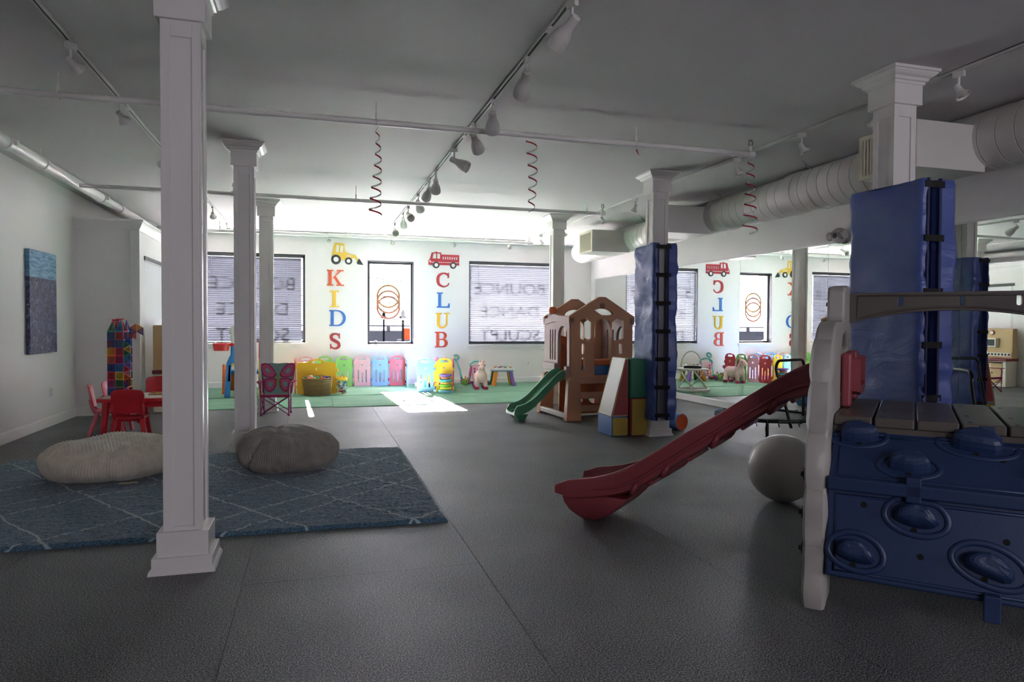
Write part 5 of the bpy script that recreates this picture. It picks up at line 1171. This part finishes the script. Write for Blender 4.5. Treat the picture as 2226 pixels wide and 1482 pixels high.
B().cyl((0, -.16, .53), (0, -.19, .62), .016, .003, 10).build('horn', mat('horn_cream', 'efe0c8', .4), t, smooth='a')
# --- activity table
t = thing('activity_table', 'toddler activity table with orange, green, yellow and purple legs', 'activity table', (3.86, 14.1, .009), R(-4))
hplate(B(), rrect(-.23, .23, -.17, .17, .06, 5), .3, .325).build('blue_underside', mat('at_blue', '5f93c4', .4), t, bevel=.006); hplate(B(), rrect(-.24, .24, -.18, .18, .06, 5), .325, .375).build('white_top', mat('at_white', 'e6e6e4', .35), t, bevel=.012)
for sx, sy, c in ((-1, -1, 'e58a2e'), (1, -1, '8b62b5'), (-1, 1, '5aa13f'), (1, 1, 'e3b22e')):
    pts = [(sx*.16, sy*.11, .31), (sx*.175, sy*.12, .2), (sx*.195, sy*.135, .1), (sx*.225, sy*.155, .0)]
    B().loft([[(p[0]-.042, p[1]-.035, p[2]), (p[0]+.042, p[1]-.035, p[2]), (p[0]+.042, p[1]+.035, p[2]), (p[0]-.042, p[1]+.035, p[2])] for p in pts]).build('leg', mat('at_leg_'+c, c, .4), t, bevel=.012, seg=2)
for k in range(9):
    x, y = -.16+.04*k, .09*sin(k*2.1); c = tc_[k % 8]
    (B().cyl((x, y, .374), (x, y, .40), .03, .024, 14) if k % 2 else B().torus((x, y, .385), .026, .01, 16, 6)).build('top_toy', MATS['toy_%d' % (k % 8)], t, smooth='a')
# --- push walker
t = thing('push_walker', 'pink toddler push walker with turquoise handle behind the unicorn', 'walker', (3.36, 14.25, .009), R(10))
WPK = mat('walker_pink', 'd0578a', .4); WPP = mat('walker_purple', '5a4a9a', .4); TQ = mat('turquoise_plastic', '63b9b6', .35)
for sx in (-1, 1):
    B().tube([(sx*.14, .16, .08), (sx*.14, .1, .25), (sx*.13, .06, .4)], .026, 8).build('side_arm', WPK, t, smooth='all')
    B().tube([(sx*.14, .18, .05), (sx*.15, 0, .06), (sx*.13, -.16, .07)], .032, 8).build('side_rail', WPK, t, smooth='all')
    for y in (.17, -.15): B().cyl((sx*.15, y, .05), (sx*.18, y, .05), .05, n=18).build('wheel', WPP, t, smooth='a')
pnM = Matrix.Translation((0, -.02, .1)) @ Matrix.Rotation(R(-18), 4, 'X')
pn = B().plate(rrect(-.12, .12, 0, .33, .05), [], -.03, .03, M=pnM).build('activity_panel', mat('walker_panel', 'e8b8bf', .4), t, bevel=.01)
for k in range(10): B().cyl((-.07+.07*(k % 3), -.03, .05+.065*(k//3)), (-.07+.07*(k % 3), -.045, .05+.065*(k//3)), .024, n=12, M=pnM).build('panel_button', MATS['toy_%d' % (k*3 % 8)], pn, smooth='a')
B().tube([(-.14, .06, .38)]+[(.155*cos(R(q_)), .07, .42+.09*sin(R(q_))) for q_ in range(180, -1, -15)]+[(.14, .06, .38)], .018, 8).build('handle', TQ, t, smooth='all')
# --- turquoise toy spade and small flower toy
t = thing('toy_spade', 'turquoise long-handled toy leaning against the back wall', 'toy', (3.03, 14.5, .009))
B().tube([(.04, -.1, 0), (.0, .05, .3), (-.035, .2, .5)], [.028, .02, .018], 8).build('handle', TQ, t, smooth='all'); B().torus((0, 0, 0), .06, .018, 24, 8, M=TR((-.05, .23, .57), 0, R(65))).build('loop_end', TQ, t, smooth='all')
B().torus((0, 0, 0), .05, .02, 20, 8, M=TR((.045, -.11, .06), 0, R(75)), flat=1.4).build('scoop', TQ, t, smooth='all')
t = thing('flower_toy', 'small spiky green and yellow toy beside the turquoise handle', 'toy', (3.06, 14.16, .009))
B().sph((0, 0, .08), (.07, .07, .08), 14, 10).build('core', mat('toy_lime', '9ab84a', .5), t, smooth='all')
for k in range(14):
    a = k*2.4; h = .05+.12*(k/14); B().cyl((0, 0, .07), (.09*cos(a), .09*sin(a), h+.03), .012, .006, 6).sph((.09*cos(a), .09*sin(a), h+.03), .016, 8, 6).build('spike', MATS['toy_%d' % (k % 7)], t, smooth='a')

# --- white baby walker near the mirror
GRY = mat('warm_white_plastic', 'd9d6cf', .4)
t = thing('baby_walker', 'white baby walker with a round tray in front of the mirror', 'baby walker', (5.5, 11.6, .008), R(20))
B().torus((0, 0, .07), .3, .035, 40, 8, flat=.9).build('base_ring', GRY, t, smooth='all')
B().torus((0, 0, .46), .24, .07, 40, 8, flat=.35).build('tray', GRY, t, smooth='all'); B().torus((0, 0, .49), .14, .03, 30, 8).build('seat_rim', mat('dark_fabric', '3a3a3e', .8), t, smooth='all')
for a in (0, PI/2, PI, 3*PI/2):
    B().tube([(.28*cos(a), .28*sin(a), .08), (.2*cos(a+.9), .2*sin(a+.9), .27), (.22*cos(a+1.7), .22*sin(a+1.7), .44)], .014, 8).build('cross_leg', GRY, t, smooth='all'); B().cyl((.3*cos(a), .3*sin(a), 0), (.3*cos(a), .3*sin(a), .05), .03, n=12).build('foot', GRY, t, smooth='a')
B().tube([(.2*cos(R(q_)), .1, .5+.3*sin(R(q_))) for q_ in range(0, 181, 15)], .012, 8).build('toy_arch', GRY, t, smooth='all')

# --- toddler playset with hoop behind the second column
BLP = mat('play_blue', '2f7cc0', .38); ORP = mat('play_orange', 'e8702a', .4); YLP = mat('play_yellow', 'e8b93a', .4); RDP = mat('play_red', 'd83338', .38)
t = thing('toddler_playset', 'blue and yellow toddler playset with a red hoop, half hidden by the second column', 'playset', (-1.25, 12.75, .009))
lg = [(-.16, 0), (-.07, 0), (-.05, .55), (.05, .55), (.07, 0), (.16, 0), (.12, .6), (.07, .72), (.05, .74), (.05, .92), (-.05, .92), (-.05, .74), (-.07, .72), (-.12, .6)]
B().plate(lg, [], -.045, .045, M=TR((-.1, 0, 0), R(14))).build('blue_tower', BLP, t, bevel=.014, seg=2)
B().box(-.05, .05, -.055, -.045, .55, .6, TR((-.1, 0, 0), R(14))).build('maker_label', YLP, t)
B().plate([(-.05, .92), (.05, .92), (.05, 1.2)]+arc(0, 1.2, .05, 0, 180, 8)+[(-.05, 1.2)], [], -.05, .05, M=TR((-.1, 0, 0), R(14))).build('backboard_post', CRM, t, bevel=.012)
B().torus((-.3, -.05, .93), .12, .022, 26, 8).build('hoop_ring', RDP, t, smooth='all'); B().lathe([(.14, .93), (.12, .82), (.11, .82), (.13, .93)], 26, (-.3, -.05, 0)).build('hoop_net', RDP, t, smooth='a')
B().box(-.2, -.05, -.08, -.02, .9, .95).build('hoop_arm', RDP, t, bevel=.008)
B().plate([(.0, 0), (.12, 0), (.1, .5), (.02, .55)], [], -.02, .02, M=TR((-.36, .62, 0), R(60))).build('orange_leg', ORP, t, bevel=.01)
B().loft([[(-.3, .5, .42), (-.05, .5, .42), (-.05, .5, .46), (-.3, .5, .46)], [(-.38, 1.0, .03), (-.12, 1.0, .03), (-.12, 1.0, .07), (-.38, 1.0, .07)]]).build('orange_slide', ORP, t, bevel=.008)
B().box(-.2, .3, .05, .5, .4, .46).build('platform', BLP, t, bevel=.01)
B().plate([(0, 0), (.1, 0), (.12, .3), (.4, .3), (.42, 0), (.52, 0), (.5, .68), (.02, .68)], [], -.03, .03, M=TR((.33, -.05, 0), R(84))).build('yellow_side', YLP, t, bevel=.012)
B().plate([(.02, .68), (.5, .68), (.48, .98)]+arc(.26, .98, .22, 0, 180, 10, .08)+[(.04, .98)], [rrect(.14, .38, .76, .92, .04)], -.03, .03, M=TR((.33, -.05, 0), R(84))).build('red_side', RDP, t, bevel=.012)

# --- toy kitchen by the closet, seen end-on and again in the mirror
KT = mat('kitchen_tan', 'c9a878', .45); KC = mat('kitchen_cream', 'e3dccb', .4); KM = mat('kitchen_maroon', '7a2f38', .4)
t = thing('toy_kitchen', 'tan and cream toy kitchen standing by the closet doors', 'toy kitchen', (-2.08, 11.42, 0), R(90))
# local: x = along the wall (world y), -y = front (world +x)
B().box(-.5, .5, -.17, .17, 0, .56).build('lower_body', KC, t, bevel=.012); B().box(-.5, .5, .02, .17, .6, 1.27).build('upper_body', KT, t, bevel=.012)
B().box(-.53, .53, -.21, .18, .56, .62).build('worktop', KM, t, bevel=.012)
for x, mt in ((-.3, KT), (.0, KC), (.3, KC)):
    d = B().box(x-.13, x+.13, -.185, -.165, .08, .5).build('cupboard_door', mt, t, bevel=.006); B().cyl((x+.09, -.2, .3), (x+.09, -.185, .3), .014, n=10).build('knob', KM, d)
B().box(-.1, .1, -.19, -.18, .25, .42).build('oven_window', mat('oven_glass', '4a4d50', .15), t, bevel=.004)
B().box(-.48, .1, .0, .02, .66, .74).build('spice_shelf', KC, t)
for k in range(7): B().box(-.46+.075*k, -.42+.075*k, -.004, .0, .68, .72).build('spice_slot', DARK, t)
mw = B().box(-.2, .12, -.08, .02, .86, 1.06).build('microwave', KC, t, bevel=.008); B().box(-.17, .02, -.085, -.078, .89, 1.03).build('microwave_window', MATS['oven_glass'], mw)
d = B().box(.18, .44, -.02, .02, .82, 1.1).build('wall_cupboard', KC, t, bevel=.006); B().plate([(.21, .85), (.41, .85), (.41, 1.07), (.21, 1.07)], [[(.225, .865), (.395, .865), (.395, 1.055), (.225, 1.055)]], -.026, -.019).build('door_moulding', KC, d)
ck = B().cyl((-.05, -.01, 1.18), (-.05, .025, 1.18), .055, n=24).build('clock', KM, t, smooth='a'); B().cyl((-.05, -.014, 1.18), (-.05, -.008, 1.18), .042, n=24).build('clock_face', KC, ck)
B().tube([(-.45, -.21, .53), (-.45, -.25, .53), (.45, -.25, .53), (.45, -.21, .53)], .014, 8).build('towel_rail', KM, t, smooth='all')
B().lathe([(.05, .62), (.06, .66), (.03, .74), (.035, .78), (.001, .79)], 14, (.3, -.05, 0)).build('play_lamp', mat('amber', 'e8a53a', .3), t, smooth='a')
B().tube([(.45, -.02, .62), (.45, -.02, .78), (.45, -.1, .8), (.45, -.13, .76)], .015, 8).build('tap', KM, t, smooth='all')
